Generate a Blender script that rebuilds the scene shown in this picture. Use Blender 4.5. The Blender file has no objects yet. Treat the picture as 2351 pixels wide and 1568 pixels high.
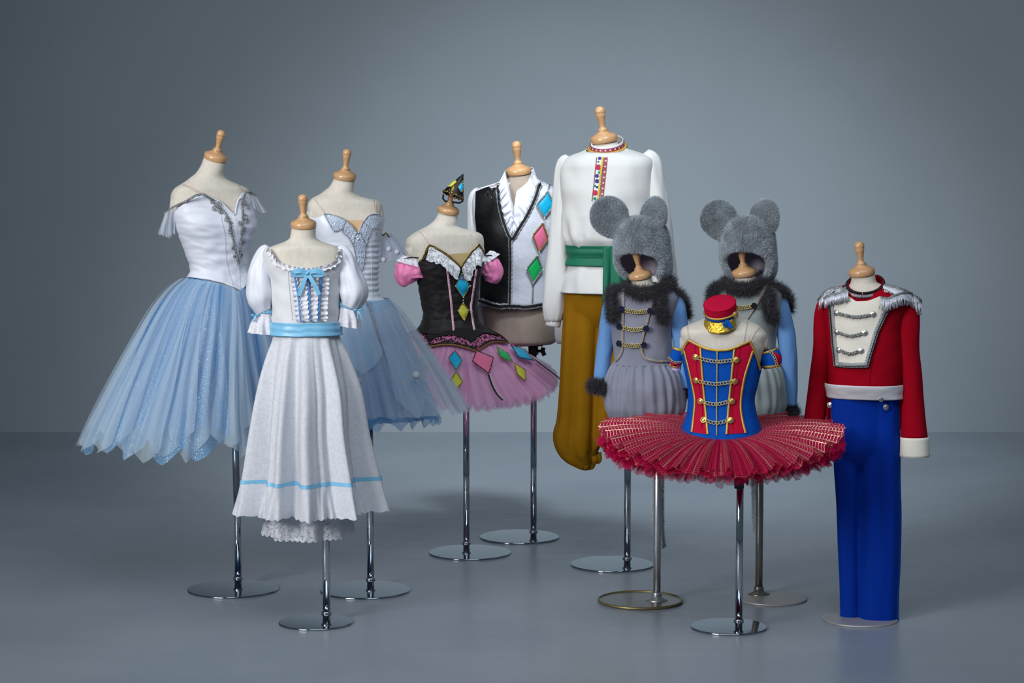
import bpy, math, random
import numpy as np
from mathutils import Vector, Matrix, noise
from mathutils.bvhtree import BVHTree

random.seed(7); RNG = np.random.default_rng(7)
SC = bpy.context.scene
COL = SC.collection
PI = math.pi

# ------------------------------------------------------------------ camera
W_PX, H_PX, F_PX = 2351.0, 1568.0, 4700.0
CAM_H = 1.447
PITCH = math.atan((784 - 400) / F_PX)
cam_d = bpy.data.cameras.new('camera'); cam = bpy.data.objects.new('camera', cam_d)
COL.objects.link(cam)
cam.location = (0, 0, CAM_H); cam.rotation_euler = (PI / 2 - PITCH, 0, 0)
cam_d.sensor_width = 36.0; cam_d.lens = 36.0 * F_PX / W_PX
cam_d.clip_end = 100
SC.camera = cam

# ------------------------------------------------------------------ light and exposure
world = bpy.data.worlds.new('studio_world'); SC.world = world; world.use_nodes = True
world.node_tree.nodes['Background'].inputs[0].default_value = (0.60, 0.80, 1.0, 1)
world.node_tree.nodes['Background'].inputs[1].default_value = 0.205

def area(name, loc, target, size, power, col, spread=180):
    l = bpy.data.lights.new(name, 'AREA'); l.shape = 'RECTANGLE'; l.size, l.size_y = size
    l.energy = power; l.color = col; l.spread = math.radians(spread)
    o = bpy.data.objects.new(name, l); COL.objects.link(o); o.location = loc
    o.rotation_euler = (Vector(target) - Vector(loc)).to_track_quat('-Z', 'Y').to_euler()
    return o
area('key_softbox', (-3.9, 2.2, 2.9), (0.15, 7.6, 1.25), (2.2, 2.2), 112, (1.0, 0.98, 0.96), 72)
area('overhead_fill', (0.4, 3.6, 4.9), (0.5, 7.4, 0.8), (4.5, 3.0), 150, (0.86, 0.93, 1.0), 120)  # added fill from above and in front, not a known ceiling fixture
bl = bpy.data.lights.new('added_wall_spot', 'SPOT'); bl.energy = 3100; bl.spot_size = math.radians(44); bl.spot_blend = 1.0; bl.shadow_soft_size = .35; bl.color = (0.88, 0.95, 1.0)  # added spot without a known source, brightens the lower middle of the wall
bo = bpy.data.objects.new('added_wall_spot', bl); COL.objects.link(bo); bo.location = (0.6, 5.2, 5.2)
bo.rotation_euler = (Vector((0.5, 11.5, -0.4))-bo.location).to_track_quat('-Z', 'Y').to_euler()
vs = SC.view_settings
vs.view_transform = 'Standard'; vs.look = 'None'; vs.gamma = 1.0; vs.use_curve_mapping = False
vs.exposure = -1.14
try:
    SC.cycles.transparent_max_bounces = 24
except Exception:
    pass

# ------------------------------------------------------------------ pixel <-> place
FW = Vector((0, math.cos(PITCH), -math.sin(PITCH))); UP = Vector((0, math.sin(PITCH), math.cos(PITCH)))
CAM = Vector((0, 0, CAM_H))
def ray(px, py):
    return FW + UP * ((H_PX / 2 - py) / F_PX) + Vector((1, 0, 0)) * ((px - W_PX / 2) / F_PX)
def P(px, py, Y):
    d = ray(px, py); return CAM + d * (Y / d.y)
def G(px, py, z=0.0):
    d = ray(px, py); return CAM + d * ((z - CAM_H) / d.z)
def proj(p):
    q = Vector(p) - CAM; w = q.dot(FW)
    return W_PX / 2 + F_PX * q.x / w, H_PX / 2 - F_PX * q.dot(UP) / w
def mpp(Y):                                                   # metres per pixel at depth Y
    return Y / F_PX

# ------------------------------------------------------------------ small maths
def pchip(xs, ys):
    xs = list(xs); ys = list(ys)
    if xs[0] > xs[-1]: xs.reverse(); ys.reverse()
    n = len(xs); h = [xs[i+1]-xs[i] for i in range(n-1)]; d = [(ys[i+1]-ys[i])/h[i] for i in range(n-1)]
    m = [0.0]*n; m[0] = d[0]; m[-1] = d[-1]
    for i in range(1, n-1):
        if d[i-1]*d[i] > 0:
            w1 = 2*h[i]+h[i-1]; w2 = h[i]+2*h[i-1]; m[i] = (w1+w2)/(w1/d[i-1]+w2/d[i])
    def f(x):
        if x <= xs[0]: return ys[0]+(x-xs[0])*m[0]
        if x >= xs[-1]: return ys[-1]+(x-xs[-1])*m[-1]
        lo, hi = 0, n-1
        while hi-lo > 1:
            k = (lo+hi)//2
            if xs[k] <= x: lo = k
            else: hi = k
        t = (x-xs[lo])/h[lo]; t2 = t*t; t3 = t2*t
        return ((2*t3-3*t2+1)*ys[lo]+(t3-2*t2+t)*h[lo]*m[lo]+(-2*t3+3*t2)*ys[lo+1]+(t3-t2)*h[lo]*m[lo+1])
    return f
def lin(xs, ys):
    def f(x): return float(np.interp(x, xs, ys))
    return f
def resamp(pts, n, smooth=True):
    """points -> n points evenly spaced (Catmull-Rom when smooth)"""
    pts = [np.array(p, float) for p in pts]
    if smooth and len(pts) > 2:
        dense = []
        ext = [2*pts[0]-pts[1]] + pts + [2*pts[-1]-pts[-2]]
        for i in range(1, len(ext)-2):
            p0, p1, p2, p3 = ext[i-1:i+3]
            for k in range(12):
                t = k/12; dense.append(0.5*((2*p1)+(-p0+p2)*t+(2*p0-5*p1+4*p2-p3)*t*t+(-p0+3*p1-3*p2+p3)*t**3))
        dense.append(pts[-1]); pts = dense
    a = np.array(pts); s = np.concatenate([[0], np.cumsum(np.linalg.norm(np.diff(a, axis=0), axis=1))])
    q = np.linspace(0, s[-1], n)
    return np.stack([np.interp(q, s, a[:, k]) for k in range(a.shape[1])], 1)
def nz(x, y, z=0.0): return noise.noise(Vector((x, y, z)))
def sgp(v, e): return math.copysign(abs(v)**e, v)

# ------------------------------------------------------------------ objects
ORG = {}
def thing(name, loc, label, cat, group=None):
    o = bpy.data.objects.new(name, None); COL.objects.link(o); o.location = loc; o.empty_display_size = .05
    o['label'] = label; o['category'] = cat
    if group: o['group'] = group
    ORG[o.name] = Vector(loc); return o
def mesh_of(name, verts, faces, mat, uvs=None, smooth=True):
    me = bpy.data.meshes.new(name); me.from_pydata([tuple(v) for v in verts], [], faces)
    if uvs is not None:
        uv = me.uv_layers.new(name='UVMap'); li = np.empty(len(me.loops), np.int32); me.loops.foreach_get('vertex_index', li)
        uv.data.foreach_set('uv', np.asarray(uvs, np.float32)[li].ravel())
    if mat: me.materials.append(mat)
    if smooth: me.polygons.foreach_set('use_smooth', [True]*len(me.polygons))
    me.update(); return me
GEO = {}
def obj(name, geo, mat, parent=None, solid=0, smooth=True, subd=0, label=None, keep=True):
    verts, faces = geo[0], geo[1]; uvs = geo[2] if len(geo) > 2 else None
    org = ORG[parent.name] if parent else Vector((0, 0, 0))
    v = np.asarray([tuple(p) for p in verts], float)
    me = mesh_of(name, v-np.array(org), faces, mat, uvs, smooth)
    o = bpy.data.objects.new(name, me); COL.objects.link(o)
    if parent: o.parent = parent
    ORG[o.name] = org
    if keep: GEO[o.name] = (verts, faces)
    if subd:
        m = o.modifiers.new('subd', 'SUBSURF'); m.levels = subd; m.render_levels = subd
    if solid:
        m = o.modifiers.new('solid', 'SOLIDIFY'); m.thickness = abs(solid); m.offset = -1 if solid > 0 else 1
    if label: o['label'] = label
    return o
def inst(name, me, M, parent):
    o = bpy.data.objects.new(name, me); COL.objects.link(o); o.parent = parent
    o.matrix_basis = Matrix.Translation(-ORG[parent.name]) @ M
    ORG[o.name] = ORG[parent.name]     # (sub-parts of instances are not used)
    return o
def grid(nu, nv, fn, closed=False, flip=False):
    """fn(s,t) -> point; u along s; closed wraps s"""
    verts = []; uvs = []; cols = nu if closed else nu+1
    for j in range(nv+1):
        for i in range(cols):
            verts.append(fn(i/nu, j/nv)); uvs.append((i/nu, j/nv))
    faces = []
    for j in range(nv):
        for i in range(nu):
            a = j*cols+i; b = j*cols+(i+1) % cols; c = b+cols; d = a+cols
            faces.append((a, d, c, b) if flip else (a, b, c, d))
    return verts, faces, uvs
def joing(*gs):
    V = []; F = []; U = []; hasuv = all(len(g) > 2 for g in gs)
    for g in gs:
        o = len(V); V += list(g[0]); F += [tuple(i+o for i in f) for f in g[1]]
        if hasuv: U += list(g[2])
    return (V, F, U) if hasuv else (V, F)
def tube(path, r, sides=6, closed=False, caps=True):
    path = [Vector(p) for p in path]; n = len(path); V = []; F = []
    rr = r if callable(r) else (lambda t: r)
    up = None
    for i in range(n):
        a = path[i-1] if (i > 0 or closed) else path[i]; b = path[(i+1) % n] if (i < n-1 or closed) else path[i]
        t = (b-a)
        if t.length < 1e-9: t = Vector((0, 0, 1))
        t.normalize()
        if up is None: up = t.orthogonal().normalized()
        else:
            up = up-t*up.dot(t)
            up = up.normalized() if up.length > 1e-6 else t.orthogonal().normalized()
        w = t.cross(up); R = rr(i/max(1, n-1))
        for k in range(sides):
            q = 2*PI*k/sides; V.append(path[i]+up*(R*math.cos(q))+w*(R*math.sin(q)))
    m = n if closed else n-1
    for i in range(m):
        for k in range(sides):
            a = i*sides+k; b = i*sides+(k+1) % sides; c = ((i+1) % n)*sides+(k+1) % sides; d = ((i+1) % n)*sides+k
            F.append((a, b, c, d))
    if caps and not closed:
        F.append(tuple(range(sides))[::-1]); F.append(tuple((n-1)*sides+k for k in range(sides)))
    return V, F
def frame(loc, axis, spin=0.0):
    z = Vector(axis).normalized(); x = Vector((1, 0, 0)); x = (x-z*x.dot(z))
    x = x.normalized() if x.length > 1e-4 else z.orthogonal().normalized()
    y = z.cross(x)
    M = Matrix(((x.x, y.x, z.x, loc[0]), (x.y, y.y, z.y, loc[1]), (x.z, y.z, z.z, loc[2]), (0, 0, 0, 1)))
    return M @ Matrix.Rotation(spin, 4, 'Z') if spin else M
def lathe(prof, n=32, M=None, wob=None):
    M = M or Matrix.Identity(4); V = []; F = []
    for (r, z) in prof:
        for k in range(n):
            q = 2*PI*k/n; w = wob(q, r, z) if wob else 1
            V.append(M @ Vector((r*w*math.cos(q), r*w*math.sin(q), z)))
    for j in range(len(prof)-1):
        for k in range(n):
            a = j*n+k; b = j*n+(k+1) % n; F.append((a, b, b+n, a+n))
    if prof[0][0] > 1e-6: F.append(tuple(range(n))[::-1])
    if prof[-1][0] > 1e-6: F.append(tuple((len(prof)-1)*n+k for k in range(n)))
    return V, F
def torus(R, r, M, n=14, m=5, sx=1.0):
    V = []; F = []
    for i in range(n):
        a = 2*PI*i/n
        for k in range(m):
            b = 2*PI*k/m; V.append(M @ Vector(((R*sx+r*math.cos(b))*math.cos(a), (R+r*math.cos(b))*math.sin(a), r*math.sin(b))))
    for i in range(n):
        for k in range(m):
            F.append((i*m+k, ((i+1) % n)*m+k, ((i+1) % n)*m+(k+1) % m, i*m+(k+1) % m))
    return V, F
def BV(*objs):
    V = []; F = []
    for o in objs:
        v, f = GEO[o.name]; b = len(V); V += [Vector(p) for p in v]; F += [tuple(i+b for i in q) for q in f]
    return BVHTree.FromPolygons(V, F)
def hit(bv, px, py, Yd=7.0, off=0.0):
    d = ray(px, py).normalized(); co, no, i, dist = bv.ray_cast(CAM, d)
    if co is None or co.y > Yd+.035:
        q = P(px, py, Yd-.08); co, no, i, dist = bv.find_nearest(q)
    if no.dot(d) > 0: no = -no
    return co+no*off, no

# ------------------------------------------------------------------ materials
def L(c):
    o = []
    for v in c[:3]:
        v = v/255.0; o.append(v/12.92 if v <= .04045 else ((v+.055)/1.055)**2.4)
    return (*o, 1.0)
def newmat(name):
    m = bpy.data.materials.new(name); m.use_nodes = True; nt = m.node_tree
    return m, nt, nt.nodes, nt.links, nt.nodes['Principled BSDF']
def pm(name, col, rough=.6, metal=0, sheen=0, bump=0, bscale=300, var=0, vscale=20, spec=.5, coat=0, stretch=None, aniso=None, alpha=1):
    m, nt, N, K, b = newmat(name)
    b.inputs['Base Color'].default_value = L(col); b.inputs['Roughness'].default_value = rough
    b.inputs['Metallic'].default_value = metal; b.inputs['Specular IOR Level'].default_value = spec
    b.inputs['Sheen Weight'].default_value = sheen; b.inputs['Coat Weight'].default_value = coat
    b.inputs['Sheen Roughness'].default_value = .4
    b.inputs['Alpha'].default_value = alpha
    tc = N.new('ShaderNodeTexCoord'); src = tc.outputs['Object']
    if stretch:
        mp = N.new('ShaderNodeMapping'); mp.inputs['Scale'].default_value = stretch; K.new(src, mp.inputs[0]); src = mp.outputs[0]
    if bump:
        n = N.new('ShaderNodeTexNoise'); n.inputs['Scale'].default_value = bscale; n.inputs['Detail'].default_value = 3; K.new(src, n.inputs[0])
        bp = N.new('ShaderNodeBump'); bp.inputs['Strength'].default_value = bump; bp.inputs['Distance'].default_value = .004
        K.new(n.outputs[0], bp.inputs['Height']); K.new(bp.outputs[0], b.inputs['Normal'])
    if var:
        n = N.new('ShaderNodeTexNoise'); n.inputs['Scale'].default_value = vscale; n.inputs['Detail'].default_value = 4; K.new(src, n.inputs[0])
        r = N.new('ShaderNodeMapRange'); r.inputs[1].default_value = .3; r.inputs[2].default_value = .7
        r.inputs[3].default_value = 1-var; r.inputs[4].default_value = 1+var; K.new(n.outputs[0], r.inputs[0])
        mx = N.new('ShaderNodeVectorMath'); mx.operation = 'SCALE'; mx.inputs[0].default_value = L(col)[:3]
        K.new(r.outputs[0], mx.inputs['Scale']); K.new(mx.outputs[0], b.inputs['Base Color'])
    return m
def tulle(name, col, alpha, glitter=0, sx=60, contrast=.35, gcol=(255, 255, 255), trans=.35, grid_gold=False, gscale=500, rough=.7):
    """sheer net: transparent mixed with cloth; denser streaks follow the folds; glitter flecks or a gold check on top"""
    m, nt, N, K, b = newmat(name)
    b.inputs['Base Color'].default_value = L(col); b.inputs['Roughness'].default_value = rough; b.inputs['Specular IOR Level'].default_value = .15
    tl = N.new('ShaderNodeBsdfTranslucent'); tl.inputs[0].default_value = L(col)
    cloth = N.new('ShaderNodeMixShader'); cloth.inputs[0].default_value = trans; K.new(b.outputs[0], cloth.inputs[1]); K.new(tl.outputs[0], cloth.inputs[2])
    tr = N.new('ShaderNodeBsdfTransparent'); mix = N.new('ShaderNodeMixShader'); K.new(tr.outputs[0], mix.inputs[1]); K.new(cloth.outputs[0], mix.inputs[2])
    tc = N.new('ShaderNodeTexCoord'); mp = N.new('ShaderNodeMapping'); mp.inputs['Scale'].default_value = (sx, .6, 1); K.new(tc.outputs['UV'], mp.inputs[0])
    n = N.new('ShaderNodeTexNoise'); n.inputs['Scale'].default_value = 1; n.inputs['Detail'].default_value = 3; K.new(mp.outputs[0], n.inputs[0])
    r = N.new('ShaderNodeMapRange'); r.inputs[1].default_value = .3; r.inputs[2].default_value = .7
    r.inputs[3].default_value = max(0, alpha*(1-contrast)); r.inputs[4].default_value = min(1, alpha*(1+contrast)); K.new(n.outputs[0], r.inputs[0])
    fac = r.outputs[0]; surf = cloth.outputs[0]
    if glitter:
        v = N.new('ShaderNodeTexVoronoi'); v.inputs['Scale'].default_value = gscale; K.new(tc.outputs['Object'], v.inputs['Vector'])
        sp = N.new('ShaderNodeSeparateColor'); K.new(v.outputs['Color'], sp.inputs[0])
        n2 = N.new('ShaderNodeTexNoise'); n2.inputs['Scale'].default_value = .6; mp2 = N.new('ShaderNodeMapping'); mp2.inputs['Scale'].default_value = (sx*.5, 1.5, 1)
        K.new(tc.outputs['UV'], mp2.inputs[0]); K.new(mp2.outputs[0], n2.inputs[0])
        th = N.new('ShaderNodeMapRange'); th.inputs[1].default_value = .4; th.inputs[2].default_value = .65; th.inputs[3].default_value = 1.0; th.inputs[4].default_value = 1-glitter; K.new(n2.outputs[0], th.inputs[0])
        gt = N.new('ShaderNodeMath'); gt.operation = 'GREATER_THAN'; K.new(sp.outputs[0], gt.inputs[0]); K.new(th.outputs[0], gt.inputs[1])
        lt = N.new('ShaderNodeMath'); lt.operation = 'LESS_THAN'; lt.inputs[1].default_value = .42; K.new(v.outputs['Distance'], lt.inputs[0])
        mu = N.new('ShaderNodeMath'); mu.operation = 'MULTIPLY'; K.new(gt.outputs[0], mu.inputs[0]); K.new(lt.outputs[0], mu.inputs[1])
        g = N.new('ShaderNodeBsdfPrincipled'); g.inputs['Base Color'].default_value = L(gcol); g.inputs['Roughness'].default_value = .45; g.inputs['Metallic'].default_value = .3
        ms = N.new('ShaderNodeMixShader'); K.new(mu.outputs[0], ms.inputs[0]); K.new(surf, ms.inputs[1]); K.new(g.outputs[0], ms.inputs[2]); surf = ms.outputs[0]
        ad = N.new('ShaderNodeMath'); ad.operation = 'MAXIMUM'; K.new(fac, ad.inputs[0]); K.new(mu.outputs[0], ad.inputs[1]); fac = ad.outputs[0]
    if grid_gold:
        su = N.new('ShaderNodeSeparateXYZ'); K.new(tc.outputs['UV'], su.inputs[0]); outs = []
        for k in (0, 1):
            mm = N.new('ShaderNodeMath'); mm.operation = 'FRACT'; K.new(su.outputs[k], mm.inputs[0])
            l2 = N.new('ShaderNodeMath'); l2.operation = 'LESS_THAN'; l2.inputs[1].default_value = .11; K.new(mm.outputs[0], l2.inputs[0]); outs.append(l2.outputs[0])
        mx = N.new('ShaderNodeMath'); mx.operation = 'MAXIMUM'; K.new(outs[0], mx.inputs[0]); K.new(outs[1], mx.inputs[1])
        n3 = N.new('ShaderNodeTexNoise'); n3.inputs['Scale'].default_value = 90; K.new(tc.outputs['Object'], n3.inputs[0])
        g3 = N.new('ShaderNodeMath'); g3.operation = 'GREATER_THAN'; g3.inputs[1].default_value = .34; K.new(n3.outputs[0], g3.inputs[0])
        mg = N.new('ShaderNodeMath'); mg.operation = 'MULTIPLY'; K.new(mx.outputs[0], mg.inputs[0]); K.new(g3.outputs[0], mg.inputs[1])
        g = N.new('ShaderNodeBsdfPrincipled'); g.inputs['Base Color'].default_value = L((236, 196, 168)); g.inputs['Roughness'].default_value = .38; g.inputs['Metallic'].default_value = .8
        ms = N.new('ShaderNodeMixShader'); K.new(mg.outputs[0], ms.inputs[0]); K.new(surf, ms.inputs[1]); K.new(g.outputs[0], ms.inputs[2]); surf = ms.outputs[0]
        ad = N.new('ShaderNodeMath'); ad.operation = 'MAXIMUM'; K.new(fac, ad.inputs[0]); K.new(mg.outputs[0], ad.inputs[1]); fac = ad.outputs[0]
    K.new(surf, mix.inputs[2]); K.new(fac, mix.inputs[0])
    K.new(mix.outputs[0], N['Material Output'].inputs[0])
    return m
def lace(name, col, scale=90, hole=.5, col2=None, thr=.12, bump=.6):
    """floral net: cords along cell walls and solid blossoms; the rest is open net (or a second colour behind it)"""
    m, nt, N, K, b = newmat(name); b.inputs['Base Color'].default_value = L(col); b.inputs['Roughness'].default_value = .75
    tc = N.new('ShaderNodeTexCoord'); n0 = N.new('ShaderNodeTexNoise'); n0.inputs['Scale'].default_value = scale*.25; K.new(tc.outputs['Object'], n0.inputs[0])
    ad = N.new('ShaderNodeVectorMath'); ad.operation = 'MULTIPLY_ADD'; ad.inputs[1].default_value = (.03, .03, .03); K.new(n0.outputs['Color'], ad.inputs[0]); K.new(tc.outputs['Object'], ad.inputs[2])
    v = N.new('ShaderNodeTexVoronoi'); v.feature = 'DISTANCE_TO_EDGE'; v.inputs['Scale'].default_value = scale; K.new(ad.outputs[0], v.inputs['Vector'])
    lt = N.new('ShaderNodeMath'); lt.operation = 'LESS_THAN'; lt.inputs[1].default_value = thr; K.new(v.outputs['Distance'], lt.inputs[0])
    n1 = N.new('ShaderNodeTexNoise'); n1.inputs['Scale'].default_value = scale*.45; n1.inputs['Detail'].default_value = 2; K.new(tc.outputs['Object'], n1.inputs[0])
    gt = N.new('ShaderNodeMath'); gt.operation = 'GREATER_THAN'; gt.inputs[1].default_value = .5; K.new(n1.outputs[0], gt.inputs[0])
    mx = N.new('ShaderNodeMath'); mx.operation = 'MAXIMUM'; K.new(lt.outputs[0], mx.inputs[0]); K.new(gt.outputs[0], mx.inputs[1])
    bp = N.new('ShaderNodeBump'); bp.inputs['Strength'].default_value = bump; bp.inputs['Distance'].default_value = .004; K.new(mx.outputs[0], bp.inputs['Height']); K.new(bp.outputs[0], b.inputs['Normal'])
    if col2 is not None:
        mc = N.new('ShaderNodeMix'); mc.data_type = 'RGBA'; K.new(mx.outputs[0], mc.inputs[0]); mc.inputs[6].default_value = L(col2); mc.inputs[7].default_value = L(col); K.new(mc.outputs[2], b.inputs['Base Color'])
    else:
        r = N.new('ShaderNodeMapRange'); r.inputs[3].default_value = hole; r.inputs[4].default_value = 1; K.new(mx.outputs[0], r.inputs[0]); K.new(r.outputs[0], b.inputs['Alpha'])
    return m

# ------------------------------------------------------------------ material library
def floor_mat():
    m, nt, N, K, b = newmat('painted_concrete')
    tc = N.new('ShaderNodeTexCoord')
    n = N.new('ShaderNodeTexNoise'); n.inputs['Scale'].default_value = 1.3; n.inputs['Detail'].default_value = 6; K.new(tc.outputs['Object'], n.inputs[0])
    r = N.new('ShaderNodeValToRGB'); r.color_ramp.elements[0].color = L((134, 144, 155)); r.color_ramp.elements[1].color = L((144, 154, 164))
    r.color_ramp.elements[0].position = .35; r.color_ramp.elements[1].position = .65; K.new(n.outputs[0], r.inputs[0])
    v = N.new('ShaderNodeTexNoise'); v.inputs['Scale'].default_value = 60; v.inputs['Detail'].default_value = 2; K.new(tc.outputs['Object'], v.inputs[0])
    lt = N.new('ShaderNodeMapRange'); lt.inputs[1].default_value = .76; lt.inputs[2].default_value = .8; K.new(v.outputs[0], lt.inputs[0])
    mc = N.new('ShaderNodeMix'); mc.data_type = 'RGBA'; K.new(lt.outputs[0], mc.inputs[0]); K.new(r.outputs[0], mc.inputs[6]); mc.inputs[7].default_value = L((80, 84, 88)); K.new(mc.outputs[2], b.inputs['Base Color'])
    mp = N.new('ShaderNodeMapping'); mp.inputs['Scale'].default_value = (3, 14, 1); K.new(tc.outputs['Object'], mp.inputs[0])
    n2 = N.new('ShaderNodeTexNoise'); n2.inputs['Scale'].default_value = 1.2; n2.inputs['Detail'].default_value = 5; K.new(mp.outputs[0], n2.inputs[0])
    rr = N.new('ShaderNodeMapRange'); rr.inputs[3].default_value = .22; rr.inputs[4].default_value = .36; K.new(n2.outputs[0], rr.inputs[0]); K.new(rr.outputs[0], b.inputs['Roughness'])
    bp = N.new('ShaderNodeBump'); bp.inputs['Strength'].default_value = .06; bp.inputs['Distance'].default_value = .01; K.new(n2.outputs[0], bp.inputs['Height']); K.new(bp.outputs[0], b.inputs['Normal'])
    b.inputs['Specular IOR Level'].default_value = .5
    return m
M = {}
M['floor'] = floor_mat()
M['wall'] = pm('grey_plaster', (142, 152, 160), .85, bump=.05, bscale=40, var=.03, vscale=1.5)
M['linen'] = pm('cream_linen', (208, 201, 189), .9, bump=.10, bscale=700, var=.06, vscale=90, stretch=(1, 1, .5), sheen=.1)
M['linen_brown'] = pm('taupe_linen', (160, 146, 134), .9, bump=.12, bscale=500, var=.06, vscale=50)
M['wood'] = pm('varnished_beech', (200, 156, 112), .34, var=.1, vscale=18, stretch=(1, 1, 6), coat=.4)
M['chrome'] = pm('chrome', (205, 210, 214), .07, metal=1)
M['chrome_plate'] = pm('polished_steel_plate', (165, 174, 182), .09, metal=1)
M['satin_steel'] = pm('satin_aluminium', (200, 204, 208), .35, metal=.9)
M['old_steel'] = pm('aged_steel', (150, 146, 138), .28, metal=.9, var=.12, vscale=30)
M['grey_plate'] = pm('grey_plate', (172, 170, 170), .4, metal=.4)
M['brass_rim'] = pm('brass_rim', (150, 138, 96), .4, metal=.8)
M['black'] = pm('black_plastic', (22, 22, 24), .45)
M['white_satin'] = pm('white_satin', (216, 220, 232), .48, sheen=.2, bump=.12, bscale=60, stretch=(1, 1, 3))
M['white_cotton'] = pm('white_cotton', (214, 216, 221), .7, sheen=.15, bump=.15, bscale=220)
M['ivory'] = pm('ivory_cotton', (228, 224, 212), .75, bump=.15, bscale=250)
M['shirt_white'] = pm('white_crepe', (212, 213, 213), .6, sheen=.1, bump=.08, bscale=200)
M['silver_satin'] = pm('pale_silver_satin', (214, 220, 232), .4, sheen=.2, bump=.1, bscale=60)
M['silver_brocade'] = pm('silver_brocade', (178, 190, 208), .45, metal=.25, bump=1.0, bscale=170, var=.16, vscale=150)
M['silver'] = pm('silver_braid', (176, 180, 186), .35, metal=.75, bump=.6, bscale=600)
M['dark_silver'] = pm('antique_silver', (152, 154, 154), .35, metal=.75, bump=.6, bscale=500, var=.3, vscale=200)
M['silver_btn'] = pm('silver_button', (196, 194, 190), .32, metal=.85)
M['pearl'] = pm('pearl_bead', (236, 236, 240), .15, coat=.6)
M['gem'] = pm('crystal', (190, 215, 245), .05, metal=.5, coat=1)
M['magenta'] = pm('magenta_stone', (225, 20, 140), .15, coat=.6)
M['clear'] = pm('clear_strap', (214, 196, 184), .5, alpha=.55)
M['nude'] = pm('nude_mesh', (206, 172, 132), .8, bump=.2, bscale=500)
M['nude_net'] = pm('gold_nude_mesh', (186, 162, 112), .8, bump=.2, bscale=500)
M['sky_ribbon'] = pm('sky_blue_satin', (122, 186, 222), .38, sheen=.15, bump=.1, bscale=90)
M['deep_ribbon'] = pm('cornflower_braid', (74, 140, 205), .5, bump=.5, bscale=500)
M['lace_white'] = lace('white_lace', (206, 209, 217), 210, hole=.9, thr=.12, bump=.5)
M['lace_sheer'] = lace('sheer_white_lace', (214, 217, 226), 200, hole=.28, thr=.12, bump=.6)
M['lace_frill'] = lace('lace_frill', (222, 222, 230), 260, hole=.7, thr=.14, bump=.25)
M['lace_pink'] = lace('black_lace_on_pink', (18, 12, 18), 190, col2=(222, 116, 168), thr=.08, bump=.3)
M['black_velvet'] = pm('black_jacquard', (20, 19, 21), .62, sheen=.12, bump=.45, bscale=70, var=.4, vscale=45, spec=.32)
M['black_satin'] = pm('black_brocade', (15, 15, 18), .5, bump=.3, bscale=60, var=.5, vscale=45, spec=.3)
M['white_brocade'] = pm('white_brocade', (202, 207, 219), .45, bump=.4, bscale=55, sheen=.1, var=.04, vscale=45)
M['black_braid'] = pm('black_braid', (14, 13, 15), .45, bump=.5, bscale=500)
M['gold'] = pm('gold_braid', (206, 170, 84), .36, metal=.65, bump=.35, bscale=700, var=.2, vscale=400)
M['pale_gold'] = pm('pale_gold_braid', (214, 198, 140), .38, metal=.55, bump=.9, bscale=420)
M['gold_btn'] = pm('gold_button', (216, 182, 108), .3, metal=.8)
M['gold_lame'] = pm('gold_lame', (226, 188, 70), .3, metal=.85, bump=1.0, bscale=160, var=.2, vscale=120)
M['old_gold'] = pm('bronze_gold', (150, 122, 62), .4, metal=.6, bump=.6, bscale=500)
M['d_blue'] = pm('turquoise_satin', (20, 170, 214), .35, bump=.15, bscale=90)
M['d_pink'] = pm('rose_satin', (226, 112, 150), .35, bump=.15, bscale=90)
M['d_green'] = pm('emerald_satin', (24, 176, 92), .35, bump=.15, bscale=90)
M['d_yellow'] = pm('chartreuse_satin', (196, 196, 62), .4, bump=.3, bscale=120)
M['d_mint'] = pm('mint_satin', (110, 214, 170), .4)
M['pink_puff'] = pm('pink_organza', (236, 132, 182), .6, sheen=.3, bump=.3, bscale=70)
M['pink_ruche'] = pm('pale_pink_braid', (240, 190, 205), .6, bump=.3, bscale=300)
M['green_sash'] = pm('emerald_crepe', (6, 106, 78), .7, bump=.12, bscale=200)
M['ochre'] = pm('ochre_wool', (146, 102, 12), .85, spec=.1, bump=.1, bscale=250, var=.06, vscale=20)
M['velvet_grey'] = pm('grey_velveteen', (126, 129, 146), .8, sheen=.35, bump=.2, bscale=120, var=.08, vscale=18)
M['velvet_sage'] = pm('sage_grey_velveteen', (134, 146, 148), .8, sheen=.35, bump=.2, bscale=120, var=.08, vscale=18)
M['sleeve_blue'] = pm('light_blue_twill', (98, 146, 204), .7, sheen=.1, bump=.12, bscale=200)
M['fur'] = pm('grey_plush', (172, 182, 190), .6, sheen=.4, var=.28, vscale=22)
M['fur_base'] = pm('grey_plush_backing', (136, 142, 148), .8, var=.2, vscale=25)
M['fur_tail'] = pm('pale_tail_plush', (176, 184, 190), .6, sheen=.3)
M['boa'] = pm('charcoal_marabou', (52, 50, 58), .7, sheen=.2)
M['lining'] = pm('plum_grey_lining', (178, 168, 190), .45, bump=.4, bscale=25)
M['navy_rose'] = pm('navy_rosette', (26, 36, 78), .4, bump=.8, bscale=300)
M['black_rose'] = pm('black_rosette', (26, 28, 34), .4, bump=.8, bscale=300)
M['red_cloth'] = pm('crimson_cloth', (182, 12, 54), .8, bump=.06, bscale=250, spec=.12)
M['royal'] = pm('royal_blue_cloth', (2, 78, 176), .75, bump=.06, bscale=250, spec=.12)
M['jacket_red'] = pm('scarlet_wool', (152, 2, 26), .85, bump=.08, bscale=260, spec=.08)
M['belt_white'] = pm('pale_grey_belt', (214, 214, 220), .6, bump=.15, bscale=150)
M['fringe'] = pm('silver_fringe', (206, 210, 220), .35, metal=.35)
M['blue_velvet'] = pm('royal_blue_velvet', (0, 46, 148), .7, sheen=.4, spec=.08, bump=.06, bscale=200, var=.12, vscale=9, stretch=(3, 3, .5))
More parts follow.
